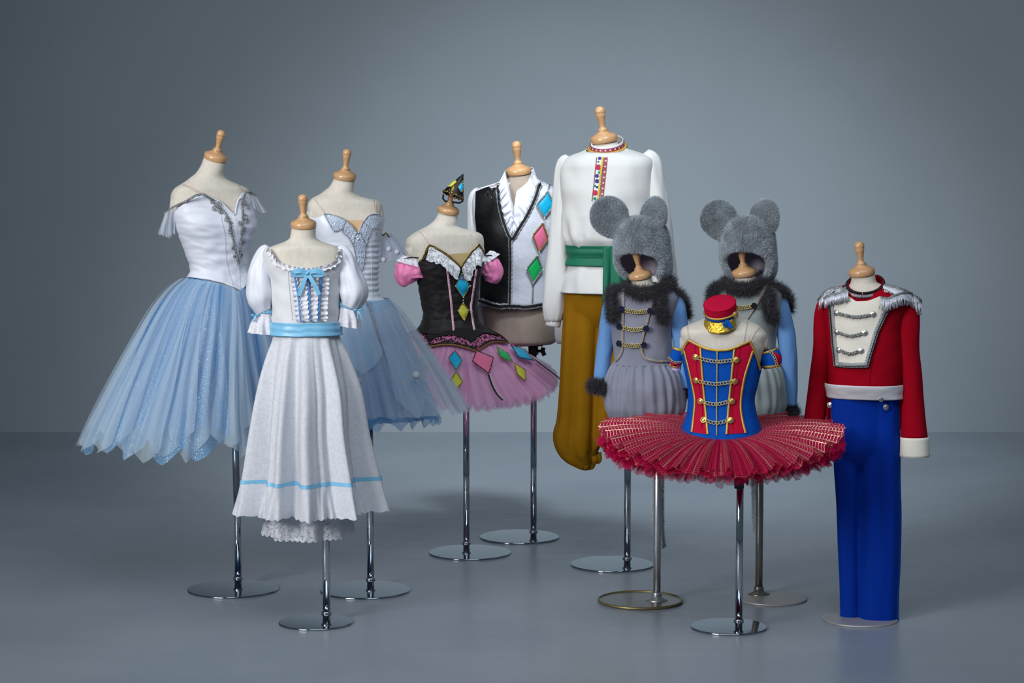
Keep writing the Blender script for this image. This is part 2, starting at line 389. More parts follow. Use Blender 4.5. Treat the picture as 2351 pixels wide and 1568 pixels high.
M['blue_velvet'].node_tree.nodes['Principled BSDF'].inputs['Sheen Tint'].default_value = L((60, 140, 255))
M['lilac'] = pm('lilac_lining', (186, 168, 206), .6)
M['braid_red'] = pm('dark_red_ribbon', (140, 44, 60), .5, bump=.3, bscale=300)
M['flower_white'] = pm('pale_blue_ribbon', (206, 226, 240), .5)
M['flower_red'] = pm('rose_embroidery', (216, 62, 92), .6, bump=.6, bscale=300)
M['flower_blue'] = pm('blue_embroidery', (58, 74, 170), .6, bump=.6, bscale=300)
M['flower_green'] = pm('green_embroidery', (60, 160, 110), .6, bump=.6, bscale=300)
M['t_white'] = tulle('white_tulle', (212, 230, 242), .38, sx=34, contrast=.5, trans=.45)
M['t_frill'] = tulle('white_frill_tulle', (232, 238, 246), .45, sx=20, contrast=.4, trans=.4)
M['t_blue_in'] = tulle('blue_tulle', (110, 172, 226), .86, sx=80, contrast=.14)
M['t_glit'] = tulle('glitter_blue_tulle', (130, 186, 232), .62, glitter=.34, sx=30, contrast=.2, gscale=520)
M['t_sheer'] = tulle('sheer_tulle', (218, 228, 240), .26, sx=40, contrast=.4)
M['t_mid'] = tulle('mid_blue_tulle', (118, 166, 216), .88, glitter=.12, sx=40, contrast=.1, gscale=520)
M['t_pale'] = tulle('pale_blue_organza', (164, 204, 232), .82, sx=40, contrast=.15)
M['t_pink'] = tulle('pink_tulle', (252, 216, 242), .34, sx=14, contrast=.5, trans=.5)
M['t_pink2'] = tulle('deep_pink_tulle', (250, 186, 228), .36, sx=14, contrast=.5, trans=.5)
M['t_red'] = tulle('crimson_net', (206, 20, 86), .55, sx=22, contrast=.35, trans=.4)
M['t_gold'] = tulle('crimson_net_gold_check', (196, 22, 82), .58, sx=0.5, contrast=.2, grid_gold=True)
M['t_grey'] = tulle('lilac_grey_tulle', (196, 202, 226), .34, sx=30, contrast=.4)

# ------------------------------------------------------------------ room
def box(x0, x1, y0, y1, z0, z1):
    v = [(x, y, z) for x in (x0, x1) for y in (y0, y1) for z in (z0, z1)]
    f = [(0, 1, 3, 2), (4, 6, 7, 5), (0, 4, 5, 1), (2, 3, 7, 6), (0, 2, 6, 4), (1, 5, 7, 3)]
    return v, f
WALL_Y = G(1175, 992).y
fl = obj('floor', box(-9, 9, -3, WALL_Y+.2, -.1, 0), M['floor'], smooth=False); fl['kind'] = 'structure'
wl = obj('wall_back', box(-9, 9, WALL_Y, WALL_Y+.15, 0, 6.5), M['wall'], smooth=False); wl['kind'] = 'structure'
for o, t in ((fl, 'glossy grey painted concrete studio floor'), (wl, 'plain grey studio wall behind the costumes')):
    o['label'] = t; o['category'] = 'floor' if o is fl else 'wall'

# ------------------------------------------------------------------ dress forms
class Sec:
    """a body or garment shape given by its outline rows: (py, x_left, x_right, depth ratio, exponent)"""
    def __init__(s, rows, Y0, yaw, bust=0, zb=0, kdef=.7, lean=(0, 0), neck=None, fwd=None):
        s.Y0 = Y0; s.yaw = math.radians(yaw); s.rt = Vector((math.cos(s.yaw), math.sin(s.yaw), 0)); s.ft = Vector((math.sin(s.yaw), -math.cos(s.yaw), 0))
        Z = []; CX = []; HW = []; K = []; NN = []
        for r in rows:
            a = P(r[1], r[0], Y0); b = P(r[2], r[0], Y0); Z.append(a.z); CX.append((a.x+b.x)/2); HW.append((b.x-a.x)/2)
            K.append(r[3] if len(r) > 3 else kdef); NN.append(r[4] if len(r) > 4 else 2.2)
        s.zmax = max(Z); s.zmin = min(Z)
        s.cx = pchip(Z, CX); s.hw = pchip(Z, HW); s.k = pchip(Z, K); s.n = pchip(Z, NN)
        s.bust = bust; s.zb = zb; s.lean = lean; s.neck = neck; s.cache = {}
    def par(s, z):
        q = round(z, 5)
        if q not in s.cache:
            k = s.k(z); a = s.hw(z)/math.sqrt(math.cos(s.yaw)**2+(k*math.sin(s.yaw))**2)
            s.cache[q] = (s.cx(z), a, a*k, s.n(z))
        return s.cache[q]
    def surf(s, th, z, off=0.0):
        cx, a, b, n = s.par(z); sn, cs = math.sin(th), math.cos(th); e = 2/n
        if s.bust:
            g = math.exp(-((z-s.zb)/.055)**2)
            for c in (-.62, .62): off += s.bust*g*math.exp(-((math.remainder(th-c, 2*PI))/.42)**2)
        u = a*sgp(sn, e)+off*sn; v = b*sgp(cs, e)+off*cs
        p = Vector((cx, s.Y0, z))+s.rt*u+s.ft*v
        if s.neck:
            z0, z1 = s.neck; w = min(1, max(0, (z-z0)/(z1-z0))); w = w*w*(3-2*w)
            p.z += -w*(s.lean[0]*(p.x-cx)+s.lean[1]*(p.y-s.Y0))
        return p
CAPP = [(.97, 0), (1, .05), (1, .36), (.93, .46), (.62, .62), (.46, .68), (.44, .76)]
KNOB = [(.42, .74), (.43, .80), (.36, .86), (.40, .90), (.30, .98), (.23, 1.06), (.215, 1.16), (.25, 1.45), (.32, 1.80), (.375, 2.08), (.36, 2.12), (.385, 2.16), (.39, 2.26), (.35, 2.44), (.23, 2.56), (.08, 2.61), (0.0, 2.615)]
class Form:
    def __init__(s, label, pole, plate, yaw, rows, cap, lean, bust=0, bust_py=None, pole_mat='chrome', plate_mat='chrome_plate', torso='linen', pole_top=None, pole_r=.0125, rim=None, clamp=None, dome=False, capshow=True, pole_x_top=None, knob=True):
        s.knob = knob
        base = G(*pole); s.base = base; s.Y0 = base.y; s.yaw = yaw; s.mp = s.Y0/F_PX
        zn1 = P(cap[0], cap[1], s.Y0).z; R = cap[2]*mpp(s.Y0)
        s.sec = Sec(rows, s.Y0, yaw, bust, P(0, bust_py or 0, s.Y0).z if bust_py else 0, lean=lean, neck=(zn1-.075, zn1))
        s.th = t = thing('dress_form', (base.x, base.y, 0), label, 'dress form')
        # plate
        c = G(plate[0], plate[1]); r = plate[2]/2*c.y/F_PX
        prof = [(0, 0), (r*.995, 0), (r, .002), (r, .004), (r*.99, .006), (r*.97, .0063), (0, .0065)]
        obj('base_plate', lathe(prof, 64, Matrix.Translation((c.x, c.y, 0))), M[plate_mat], t)
        if rim: obj('plate_rim', torus(r*.985, .0045, Matrix.Translation((c.x, c.y, .0055)), 64, 8), M[rim], t)
        # pole + collar
        zt = (P(0, pole_top, s.Y0).z if pole_top else s.sec.zmin)+.03
        px = base.x+(pole_x_top or 0)
        obj('pole', tube([(base.x, base.y, .004), (base.x, base.y, .25), (px, base.y, zt)], pole_r, 20), M[pole_mat], t)
        if dome: obj('pole_flange', lathe([(.038, .006), (.034, .010), (.020, .016), (.0135, .024), (.0130, .030)], 28, Matrix.Translation((base.x, base.y, 0))), M[pole_mat], t)
        obj('pole_collar', lathe([(pole_r, .022), (pole_r+.004, .022), (pole_r+.0045, .025), (pole_r+.0045, .031), (pole_r+.003, .034), (pole_r, .034)], 24, Matrix.Translation((base.x, base.y, 0))), M[pole_mat], t)
        # torso
        z0, z1 = s.sec.zmin, zn1
        def fn(u, v):
            z = z0+(z1-z0)*v; p = s.sec.surf(u*2*PI, z, -.004)
            return p
        V, F, U = grid(72, 90, fn, True)
        if clamp:                                   # the flat oval armhole ends of the form
            wl_, wr_ = clamp
            xl = P(wl_, 0, s.Y0).x; xr = P(wr_, 0, s.Y0).x
        V.append(Vector((s.sec.cx(z0), s.Y0, z0-.012))); ci = len(V)-1; U.append((0, 0))
        for i in range(72): F.append((ci, (i+1) % 72, i))
        V.append(sum((V[90*72+i] for i in range(72)), Vector())/72); ct = len(V)-1; U.append((0, 1))
        for i in range(72): F.append((ct, 90*72+i, 90*72+(i+1) % 72))
        s.torso = obj('torso', (V, F, U), M[torso], t)
        if capshow:
            cc = P(cap[0], cap[1], s.Y0); Mx = frame(cc, (lean[0], lean[1], 1))
            obj('neck_cap', lathe([(a*R, b*R) for a, b in CAPP], 48, Mx), M['wood'], t)
            if s.knob: obj('knob', lathe([(a*R, b*R) for a, b in KNOB], 32, Mx), M['wood'], t)
    def z(s, py): return P(1175, py, s.Y0).z
    def dy(s, px, cx): return (px-cx)*s.mp*math.tan(math.radians(s.yaw))

def armplate(form, py, side, rz, ry, off=.0):
    """flat oval end of the form's shoulder, with its seam ring"""
    z = form.z(py); p = form.sec.surf(side*PI/2, z, -.003)
    n = form.sec.rt*side; M3 = frame(p, n+Vector((0, 0, .12)))
    up = Vector((0, 0, 1)); V = []; F = []
    ft = form.sec.ft
    K = 36
    for r, o in ((0.0, .0035), (.5, .0035), (.88, .003), (1.0, 0.0), (1.0, -.02)):
        for k in range(K):
            q = 2*PI*k/K; V.append(p+up*(rz*r*math.cos(q))+ft*(ry*r*math.sin(q))+n*(o+off-.02*(math.cos(q)*.5+.5)*r))
    for j in range(4):
        for k in range(K): F.append((j*K+k, j*K+(k+1) % K, (j+1)*K+(k+1) % K, (j+1)*K+k))
    return obj('armhole_plate', (V, F), M['linen'], form.th)

fA = Form('tall linen dress form at far left wearing the blue romantic dress', (547, 1345), (535, 1354, 211), 26,
 [(364,467,521,.98,2),(382,460,518,.98,2),(398,449,516,.92,2),(410,433,522,.78,2),(423,416,546,.62,2.2),(432,404,566,.54,2.5),(445,397,571,.52,2.6),(470,396,577,.56,2.5),(500,403,581,.64),(515,408,582,.68),(540,417,576,.72),(570,428,567,.76),(600,438,564,.8),(617,442,564,.8),(640,440,570,.82),(680,430,580,.85),(720,425,585,.85)],
 (494, 366, 27), (.28, -.22), .012, 515, pole_top=720, pole_x_top=-.012)
fB = Form('small linen dress form in front wearing the white lace dress', (750, 1427), (725, 1430.5, 173), 3,
 [(521,667,728,.95,2),(545,663,728,.95,2),(555,650,741,.8,2),(562,630,764,.64,2.2),(570,613,782,.55,2.4),(585,607,788,.52,2.5),(610,612,787,.56,2.4),(647,627,777,.68),(690,629,775,.72),(736,630,774,.76),(769,628,777,.78),(800,620,785,.8)],
 (697, 522, 29.5), (.0, -.16), .0, 660, pole_top=800)
fC = Form('linen dress form second from left wearing the silver bodice dress', (851, 1348), (838.5, 1356, 211), 12,
 [(411,765,817,.95,2),(430,754,815,.95,2),(443,737,818,.85,2),(451,722,832,.72,2.1),(459,711,862,.58,2.3),(468,706,878,.52,2.6),(480,705,880,.52,2.6),(500,710,879,.58),(526,722,875,.66),(547,728,871,.7),(575,735,868,.74),(610,742,866,.78),(640,745,864,.8),(675,742,866,.8),(700,735,875,.82),(740,725,885,.82)],
 (791, 410, 26.5), (.12, -.2), .012, 526, pole_top=740)
fD = Form('linen dress form in the centre wearing the black bodice and pink tutu', (1071, 1263), (1079, 1270, 192), 16,
 [(490,1005,1053,.95,2),(508,995,1052,.95,2),(519,980,1054,.82,2),(527,963,1076,.66,2.1),(536,947,1104,.56,2.4),(547,934,1111,.52,2.6),(560,930,1112,.52,2.6),(585,934,1110,.58),(602,945,1107,.64),(640,960,1099,.7),(680,968,1094,.75),(710,973,1094,.78),(728,975,1096,.78),(747,967,1107,.8),(770,955,1120,.82),(800,945,1130,.82)],
 (1029, 488, 25), (.17, -.2), .01, 625, pole_top=800, capshow=True)
fE = Form('linen dress form at the back wearing the harlequin waistcoat', (1225, 1236), (1192.5, 1234, 185), -12,
 [(399,1164,1220,.95,2),(413,1156,1227,.9,2),(423,1130,1248,.7,2.1),(433,1104,1266,.58,2.3),(448,1093,1278,.54,2.5),(480,1090,1282,.58),(530,1097,1280,.64),(580,1105,1270,.68),(640,1108,1260,.7),(690,1106,1264,.7),(720,1105,1272,.7),(760,1112,1278,.7),(783,1114,1278,.7),(789,1122,1270,.7)],
 (1191, 399, 29), (-.08, -.16), torso='linen_brown', pole_top=789)
fF = Form('tallest linen dress form wearing the white shirt and ochre trousers', (1440, 1299), (1405.5, 1297, 195), -15,
 [(327,1358,1419,.95,2),(338,1355,1424,.92,2),(348,1335,1450,.72,2.1),(358,1312,1482,.6,2.3),(368,1300,1493,.55,2.5),(385,1294,1499,.55,2.5),(430,1292,1498,.62),(480,1294,1490,.66),(530,1300,1474,.66),(555,1312,1460,.64),(590,1318,1450,.62),(620,1316,1452,.6),(655,1314,1452,.56)],
 (1388, 326, 31.5), (-.16, -.12), pole_top=655)
fG = Form('linen dress form under the grey mouse costume nearer the camera', (1508, 1382), (1469.5, 1381, 196), -14,
 [(639,1448,1498,.95,2),(652,1445,1500,.92,2),(661,1427,1522,.7,2.1),(670,1410,1545,.58,2.3),(685,1401,1556,.54,2.5),(715,1402,1550,.6),(746,1409,1538,.68),(790,1413,1537,.72),(826,1416,1538,.76),(850,1410,1545,.78),(900,1405,1552,.8)],
 (1471, 638, 27), (-.2, -.14), pole_mat='satin_steel', plate_mat='old_steel', rim='brass_rim', dome=True, pole_top=900)
fI = Form('linen dress form under the sage grey mouse costume behind the tutu', (1742, 1368), (1770, 1375, 166), -10,
 [(632,1684,1736,.95,2),(644,1681,1740,.92,2),(653,1664,1760,.7,2.1),(662,1648,1780,.58,2.3),(677,1639,1792,.54,2.5),(705,1640,1790,.6),(740,1646,1783,.68),(790,1652,1775,.72),(820,1655,1774,.76),(846,1648,1782,.78),(890,1642,1790,.8)],
 (1709, 632, 28), (-.14, -.14), pole_mat='old_steel', plate_mat='grey_plate', dome=True, pole_top=890)
fH = Form('small linen dress form in front wearing the red and blue tutu', (1696, 1445), (1673, 1441, 178), -5,
 [(716,1628,1684,.95,2),(724,1624,1690,.88,2),(733,1611,1712,.72,2.1),(743,1588,1736,.6,2.3),(754,1564,1752,.55,2.6),(768,1560,1762,.54,2.7),(790,1563,1761,.58),(815,1568,1752,.64),(852,1576,1743,.7),(883,1582,1735,.74),(917,1584,1728,.77),(950,1581,1733,.79),(985,1569,1744,.8),(1020,1560,1752,.8)],
 (1655, 716, 28), (-.05, -.25), pole_top=1020, pole_r=.0115, capshow=True, knob=False)
fJ = Form('linen dress form at far right under the red soldier jacket', (1990, 1420), (1974, 1423, 174), -16,
 [(631,1953,2011,.95,2),(648,1950,2014,.92,2),(658,1938,2032,.75,2.1),(668,1910,2060,.6,2.3),(682,1894,2078,.56,2.5),(700,1894,2080,.58),(739,1900,2066,.66),(772,1907,2064,.7),(805,1908,2065,.72),(850,1908,2063,.74),(881,1908,2061,.72),(904,1912,2060,.6)],
 (1979, 631, 30), (-.13, -.12), pole_mat='old_steel', plate_mat='grey_plate', pole_top=904)
for f, pyl, sides in ((fA, 462, (-1, 1)), (fC, 487, (-1, 1)), (fD, 570, (-1, 1)), (fH, 778, (-1, 1)), (fB, 592, (1,))):
    for sd in sides: armplate(f, pyl, sd, .042*f.Y0/7 if f is not fH else .036, .036*f.Y0/7 if f is not fH else .03)
obj('pole_clamp', joing(tube([P(1224,792,fE.Y0),P(1225,814,fE.Y0)], .02, 20), tube([P(1205,793,fE.Y0-.01),P(1247,793,fE.Y0-.01)], .004, 8)), M['black'], fE.th)
obj('clamp_screw', joing(tube([P(1232,806,fE.Y0),P(1246,806,fE.Y0-.02)], .006, 10), tube([P(1247,798,fE.Y0-.02),P(1246,806,fE.Y0-.02),P(1250,816,fE.Y0-.02)], .009, 10)), M['black'], fE.th)
obj('pole_clamp', tube([P(1697,1072,fH.Y0),P(1697,1121,fH.Y0)], .0155, 20), M['black'], fH.th)
obj('clamp_screw', joing(tube([P(1700,1105,fH.Y0),P(1712,1105,fH.Y0-.01)], .005, 10), lathe([(.0,0),(.011,.001),(.011,.008),(0,.009)], 12, frame(P(1712,1105,fH.Y0-.01),(1,0,0)))), M['black'], fH.th)

# ------------------------------------------------------------------ garment helpers
def zline(form, pts, off=.004, back=None, sec=None):
    """height of a garment edge at angle th: the edge follows a line drawn over the front; behind it runs level"""
    sec = sec or form.sec; xs = [p[0] for p in pts]; ys = [p[1] for p in pts]; f = lin(xs, ys); cache = {}
    def z(th):
        q = round(math.remainder(th, 2*PI), 4)
        if q in cache: return cache[q]
        zz = form.z(ys[len(ys)//2])
        for _ in range(7):
            p = sec.surf(q, zz, off); px, _y = proj(p); py = f(px)
            zz = .5*zz+.5*P(px, py, p.y).z
        if back is not None and math.cos(q) < .1:
            w = min(1, max(0, (.1-math.cos(q))/.5)); zz = zz*(1-w)+form.z(back)*w
        cache[q] = zz; return zz
    return z
def shell(name, form, zt, zb, off, mat, parent, nth=120, nzz=44, wr=None, sec=None, solid=.003, th0=0, th1=2*PI, uvk=(1, 1)):
    sec = sec or form.sec; closed = (th1-th0) >= 2*PI-1e-6
    def fn(u, v):
        th = th0+(th1-th0)*u; a = zb(th) if callable(zb) else zb; b = zt(th) if callable(zt) else zt; z = a+(b-a)*v
        o = off+(wr(th, z, v) if wr else 0)
        return sec.surf(th, z, o)
    g = grid(nth, nzz, fn, closed)
    return obj(name, g, mat, parent, solid=solid)
def crinkle(a, sx=3, sz=25, seed=0):
    return lambda th, z, v: a*nz(math.sin(th)*sx+seed, math.cos(th)*sx, z*sz)
def patch(name, bv, left, right, mat, parent, off=.003, ns=14, nt=24, top=None, bottom=None, solid=0, Yd=7, puff=0, smooth_edges=True, zig=None):
    """cloth panel lying on a garment; edges given top to bottom"""
    Lp = resamp(left, nt+1, smooth_edges); Rp = resamp(right, nt+1, smooth_edges)
    Tp = resamp(top, ns+1, smooth_edges) if top else None; Bp = resamp(bottom, ns+1, smooth_edges) if bottom else None
    def fn(s, t):
        i, j = round(s*ns), round(t*nt); q = Lp[j]*(1-s)+Rp[j]*s
        if Tp is not None: q = q+(Tp[i]-(Lp[0]*(1-s)+Rp[0]*s))*(1-t)
        if Bp is not None: q = q+(Bp[i]-(Lp[-1]*(1-s)+Rp[-1]*s))*t
        o = off+puff*math.sin(PI*s)*math.sin(PI*t)
        return hit(bv, q[0], q[1], Yd, o)[0]
    return obj(name, grid(ns, nt, fn, flip=True), mat, parent, solid=solid)
def surf_path(bv, pts, n, Yd=7, smooth=True, off=0.0):
    Q = resamp(pts, n, smooth); H = [hit(bv, q[0], q[1], Yd, off) for q in Q]
    p = [h[0] for h in H]; nn = [h[1] for h in H]
    if n > 6:
        for _ in range(2):
            nn = [(nn[max(0, i-1)]+nn[i]+nn[min(n-1, i+1)]).normalized() for i in range(n)]
            p = [p[0]]+[(p[i-1]+p[i]*2+p[i+1])/4 for i in range(1, n-1)]+[p[-1]]
    sd = []
    for i in range(n):
        t = (p[min(n-1, i+1)]-p[max(0, i-1)]); t = t.normalized() if t.length > 1e-9 else Vector((0, 0, 1)); sd.append(nn[i].cross(t).normalized())
    ln = sum((p[i+1]-p[i]).length for i in range(n-1))
    return p, nn, sd, ln
def trim(name, bv, pts, w, mat, parent, style='flat', h=.003, step=.006, Yd=7, smooth=True, freq=None, off=.002):
    """sewn-on band. flat: domed ribbon; braid: plaited cords; zigzag: rickrack; scallop: wavy-edged gimp; beads: row of beads; cord: round cord; ruffle: gathered frill"""
    Q = resamp(pts, 60, smooth); q3 = [hit(bv, a[0], a[1], Yd)[0] for a in Q]; ln = sum((q3[i+1]-q3[i]).length for i in range(59))
    n = max(8, int(ln/step)); p, nn, sd, ln = surf_path(bv, pts, n+1, Yd, smooth, off)
    if style == 'flat' or style == 'ruffle':
        V = []; F = []; U = []; prof = [(-1, 0), (-.8, 1), (0, 1.25), (.8, 1), (1, 0)]
        if style == 'ruffle': prof = [(-1, 1.0), (-.5, .55), (0, .1), (.5, .55), (1, 1.0)]
        fq = freq or 2*PI/.0155
        for i in range(n+1):
            s = ln*i/n
            for k, (a, b) in enumerate(prof):
                hh = b*h; ww = a*w/2
                if style == 'ruffle':
                    hh = h*(.3+abs(a)*(.6+.55*math.sin(fq*s+(1.6 if a > 0 else 0)+2.5*nz(s*45, a*2, w*100)))); ww *= 1+.10*math.sin(fq*s+k)+.12*nz(s*60, k, 3)
                V.append(p[i]+sd[i]*ww+nn[i]*hh); U.append((k/4, s))
        for i in range(n):
            for k in range(4): F.append((i*5+k, i*5+k+1, (i+1)*5+k+1, (i+1)*5+k))
        g = (V, F, U)
    elif style == 'braid' or style == 'cord':
        gs = []; fq = freq or 2*PI/(w*1.6)
        m = 2 if style == 'braid' else 1
        for c in range(m):
            ph = c*PI; path = [p[i]+sd[i]*(w*.26*math.sin(fq*ln*i/n+ph) if m > 1 else 0)+nn[i]*(h*(.5+.35*math.cos(fq*ln*i/n*2+ph))) for i in range(n+1)]
            gs.append(tube(path, w*.24 if m > 1 else w/2, 6))
        g = joing(*gs)
    elif style == 'wave':
        fq = freq or 2*PI/(w*.8); path = [p[i]+sd[i]*(w*.36*math.sin(fq*ln*i/n))+nn[i]*h for i in range(n+1)]
        ed = [[p[i]+sd[i]*(w*.42*k)+nn[i]*h*.8 for i in range(n+1)] for k in (-1, 1)]
        g = joing(tube(path, w*.085, 5), tube(ed[0], w*.09, 5), tube(ed[1], w*.09, 5))
    elif style == 'zigzag':
        V = []; F = []; fq = freq or 2*PI/(w*1.1)
        for i in range(n+1):
            s = ln*i/n; o = w*.3*math.asin(math.sin(fq*s))/(PI/2)
            for a, b in ((-.22, .2), (0, 1), (.22, .2)): V.append(p[i]+sd[i]*(o+a*w)+nn[i]*h*b)
        for i in range(n):
            for k in range(2): F.append((i*3+k, i*3+k+1, (i+1)*3+k+1, (i+1)*3+k))
        g = (V, F)
    elif style == 'scallop':
        V = []; F = []; fq = freq or 2*PI/(w*.9)
        for i in range(n+1):
            s = ln*i/n; a = .8+.2*abs(math.sin(fq*s/2))
            for q, b in ((-1, 0), (-.7, 1), (-.2, .6+.5*math.sin(fq*s)), (.2, .6-.5*math.sin(fq*s)), (.7, 1), (1, 0)): V.append(p[i]+sd[i]*(q*a*w/2)+nn[i]*h*b)
        for i in range(n):
            for k in range(5): F.append((i*6+k, i*6+k+1, (i+1)*6+k+1, (i+1)*6+k))
        g = (V, F)
    elif style == 'beads':
        gs = []; st = w*1.15; m = max(2, int(ln/st))
        for j in range(m+1):
            f = j/m*n; i = min(n, int(f)); gs.append(lathe([(0, -w*.1), (w*.42, 0), (w*.46, w*.18), (w*.3, w*.4), (0, w*.48)], 7, frame(p[i], nn[i])))
        g = joing(*gs)
    elif style == 'chain':
        gs = []; st = w*.72; m = max(2, int(ln/st))
        for j in range(m+1):
            i = min(n, int(round(j/m*n))); t = (p[min(n, i+1)]-p[max(0, i-1)]).normalized()
            Mx = Matrix.Translation(p[i]+nn[i]*(h+(.0012 if j % 2 else 0))) @ Matrix((t, nn[i].cross(t), nn[i])).transposed().to_4x4()
            gs.append(torus(w*.40, w*.13, Mx, 12, 5, 1.05))
        g = joing(*gs)
    return obj(name, g, mat, parent, keep=False)
def stube(name, form, pts, mat, parent, sides=32, seg=44, ell=.85, fold=None, solid=.002, cx=None, caps=False):
    """sleeve or leg: pts = (x, y, radius px, extra depth m)"""
    A = []
    for p in pts:
        d = (form.dy(p[0], cx) if cx else 0)+(p[3] if len(p) > 3 else 0); q = P(p[0], p[1], form.Y0+d); A.append((q.x, q.y, q.z, p[2]*form.mp))
    R = resamp(A, seg+1)
    def fn(s, t):
        j = round(t*seg); a = R[max(0, j-1)]; b = R[min(seg, j+1)]; tx, tz = b[0]-a[0], b[2]-a[2]; l = math.hypot(tx, tz) or 1
        wd = Vector((-tz/l, 0, tx/l)); q = s*2*PI; r = R[j][3]*(fold(q, t) if fold else 1)
        return Vector(R[j][:3])+wd*(r*math.cos(q))+Vector((0, -1, 0))*(r*ell*math.sin(q))
    V, F, U = grid(sides, seg, fn, True)
    if caps:
        for j in (0, seg):
            c = sum((Vector(V[j*sides+i]) for i in range(sides)), Vector())/sides; V.append(c); U.append((0, 0)); k = len(V)-1
            for i in range(sides): F.append((k, j*sides+i, j*sides+(i+1) % sides))
    return obj(name, (V, F, U), mat, parent, solid=solid)
def sheet(name, form, top, bot, mat, parent, dyt=0, dyb=0, nu=48, nv=16, amp=.006, waves=6, solid=0, zig=0, cx=None, seed=0, smooth=True, bulge=0, wtop=.25):
    """hanging cloth between an upper and a lower edge, folded in depth"""
    T = resamp(top, nu+1, smooth); B = resamp(bot, nu+1, smooth)
    def fn(s, t):
        i = round(s*nu); q = T[i]*(1-t)+B[i]*t
        d = dyt*(1-t)+dyb*t+(form.dy(q[0], cx) if cx else 0)
        f = amp*(wtop+(1-wtop)*t)*(math.sin(waves*2*PI*s+1.5*nz(s*4, t*1.5, seed+3))+.5*nz(s*waves*1.7, t*2, seed))
        p = P(q[0], q[1], form.Y0+d-bulge*math.sin(PI*s)*(1-.3*t)-f)
        p.x += .25*f
        if zig: p.z += -zig*t*abs(math.sin(waves*1.5*PI*s+seed))
        return p
    return obj(name, grid(nu, nv, fn, flip=True), mat, parent, solid=solid)
def panel(name, sec, thc, half, zt, zb, drop, mat, parent, off=.0, fold=.008, nf=2.5, ns=16, nt=22, seed=0, point=True, solid=0, wtop=.6, lift=0):
    """one gore of a skirt, pointed at the hem"""
    def fn(s, t):
        a = s*2-1; z1 = zb-(drop*(1-abs(a)**1.2) if point else drop*math.sin(a*7+seed)*.5); zz0 = zt(thc+half*a*wtop) if callable(zt) else zt
        z = zz0+(z1-zz0)*t; th = thc+half*a*(wtop+(1-wtop)*t)+.05*nz(seed, t*2, a)
        o = off+fold*t*math.sin(nf*PI*a+seed*1.7)+fold*.7*t*nz(a*2+seed, t*2, seed)+lift*t*t
        return sec.surf(th, z, o)
    g = grid(ns, nt, fn, flip=True); g = (g[0], g[1], [(thc/(2*PI)+(u-.5)*half/PI+seed*.37, v) for u, v in g[2]])
    return obj(name, g, mat, parent, solid=solid)
def tutu(name, c, yaw, r0, R, zf, npl, amp, mat, parent, seed=0, nth=540, nr=12, ragged=.03, uvs=(1, 1), sq=1.0, edge=0, hold=.5):
    """gathered net plate: rings round the hip, pleats deepening to the hem"""
    ya = math.radians(yaw)
    def fn(u, v):
        th = u*2*PI; q = npl*th+1.6*nz(math.cos(th)*3+seed, math.sin(th)*3, seed); rag = 1+ragged*nz(math.cos(th)*14+seed, math.sin(th)*14, 1)+ragged*.7*nz(math.cos(th)*45, math.sin(th)*45, seed)
        rho = v*rag; Rr = r0+(R(th)-r0)*rho; am = amp*(v**1.2)*(1+.6*nz(math.cos(th)*6, math.sin(th)*6, seed+5))
        w = math.sin(q); w = math.copysign(abs(w)**.75, w)
        z = zf(th, rho)+am*w+edge*v**4*nz(math.cos(th)*30, math.sin(th)*30, seed+9)
        th2 = th+hold*am*math.cos(q)/max(Rr, .05)-ya
        # th = 0 is the front
        return Vector((c[0]+Rr*math.sin(th2+2*ya), c[1]-Rr*math.cos(th2+2*ya)*sq, c[2]+z))
    V, F, U = grid(nth, nr, fn, True)
    U = [(u*uvs[0], v*uvs[1]) for u, v in U]
    for i in range(0): pass
    return obj(name, (V, F, U), mat, parent)
def fur(name, geo, count, length, width, mat, parent, droop=.4, jitter=.5, seg=1, lv=.5, flow=None):
    """strands sprouting from a surface: one mesh of fine blades"""
    V = np.array([tuple(p) for p in geo[0]]); T = []
    for f in geo[1]:
        for k in range(1, len(f)-1): T.append((f[0], f[k], f[k+1]))
    T = np.array(T); A, B, C = V[T[:, 0]], V[T[:, 1]], V[T[:, 2]]; cr = np.cross(B-A, C-A); ar = np.linalg.norm(cr, axis=1)
    idx = RNG.choice(len(T), count, p=ar/ar.sum()); u = RNG.random((count, 1)); v = RNG.random((count, 1)); m = (u+v) > 1; u[m] = 1-u[m]; v[m] = 1-v[m]
    base = A[idx]+u*(B-A)[idx]+v*(C-A)[idx]; n = cr[idx]/np.maximum(ar[idx][:, None], 1e-12)
    cen = V.mean(0)
    d = n+jitter*RNG.normal(size=(count, 3))*.6+np.array([0, 0, -droop]); 
    if flow is not None: d = d+np.array(flow)
    d /= np.linalg.norm(d, axis=1)[:, None]
    ln = length*(1-lv+lv*2*RNG.random((count, 1)))*.8
    sd = np.cross(d, RNG.normal(size=(count, 3))); sd /= np.linalg.norm(sd, axis=1)[:, None]; sd *= width/2
    if seg == 1:
        vv = np.stack([base-sd, base+sd, base+d*ln], 1).reshape(-1, 3); ff = [(3*i, 3*i+1, 3*i+2) for i in range(count)]
    else:
        mid = base+d*ln*.55; tip = base+d*ln+np.array([0, 0, -droop])*ln*.4+RNG.normal(size=(count, 3))*ln*.12
        vv = np.stack([base-sd, base+sd, mid+sd*.7, mid-sd*.7, tip], 1).reshape(-1, 3); ff = []
        for i in range(count): k = 5*i; ff += [(k, k+1, k+2, k+3), (k+3, k+2, k+4)]
    o = obj(name, (vv, ff), mat, parent, smooth=False, keep=False); o['kind'] = 'stuff'; return o
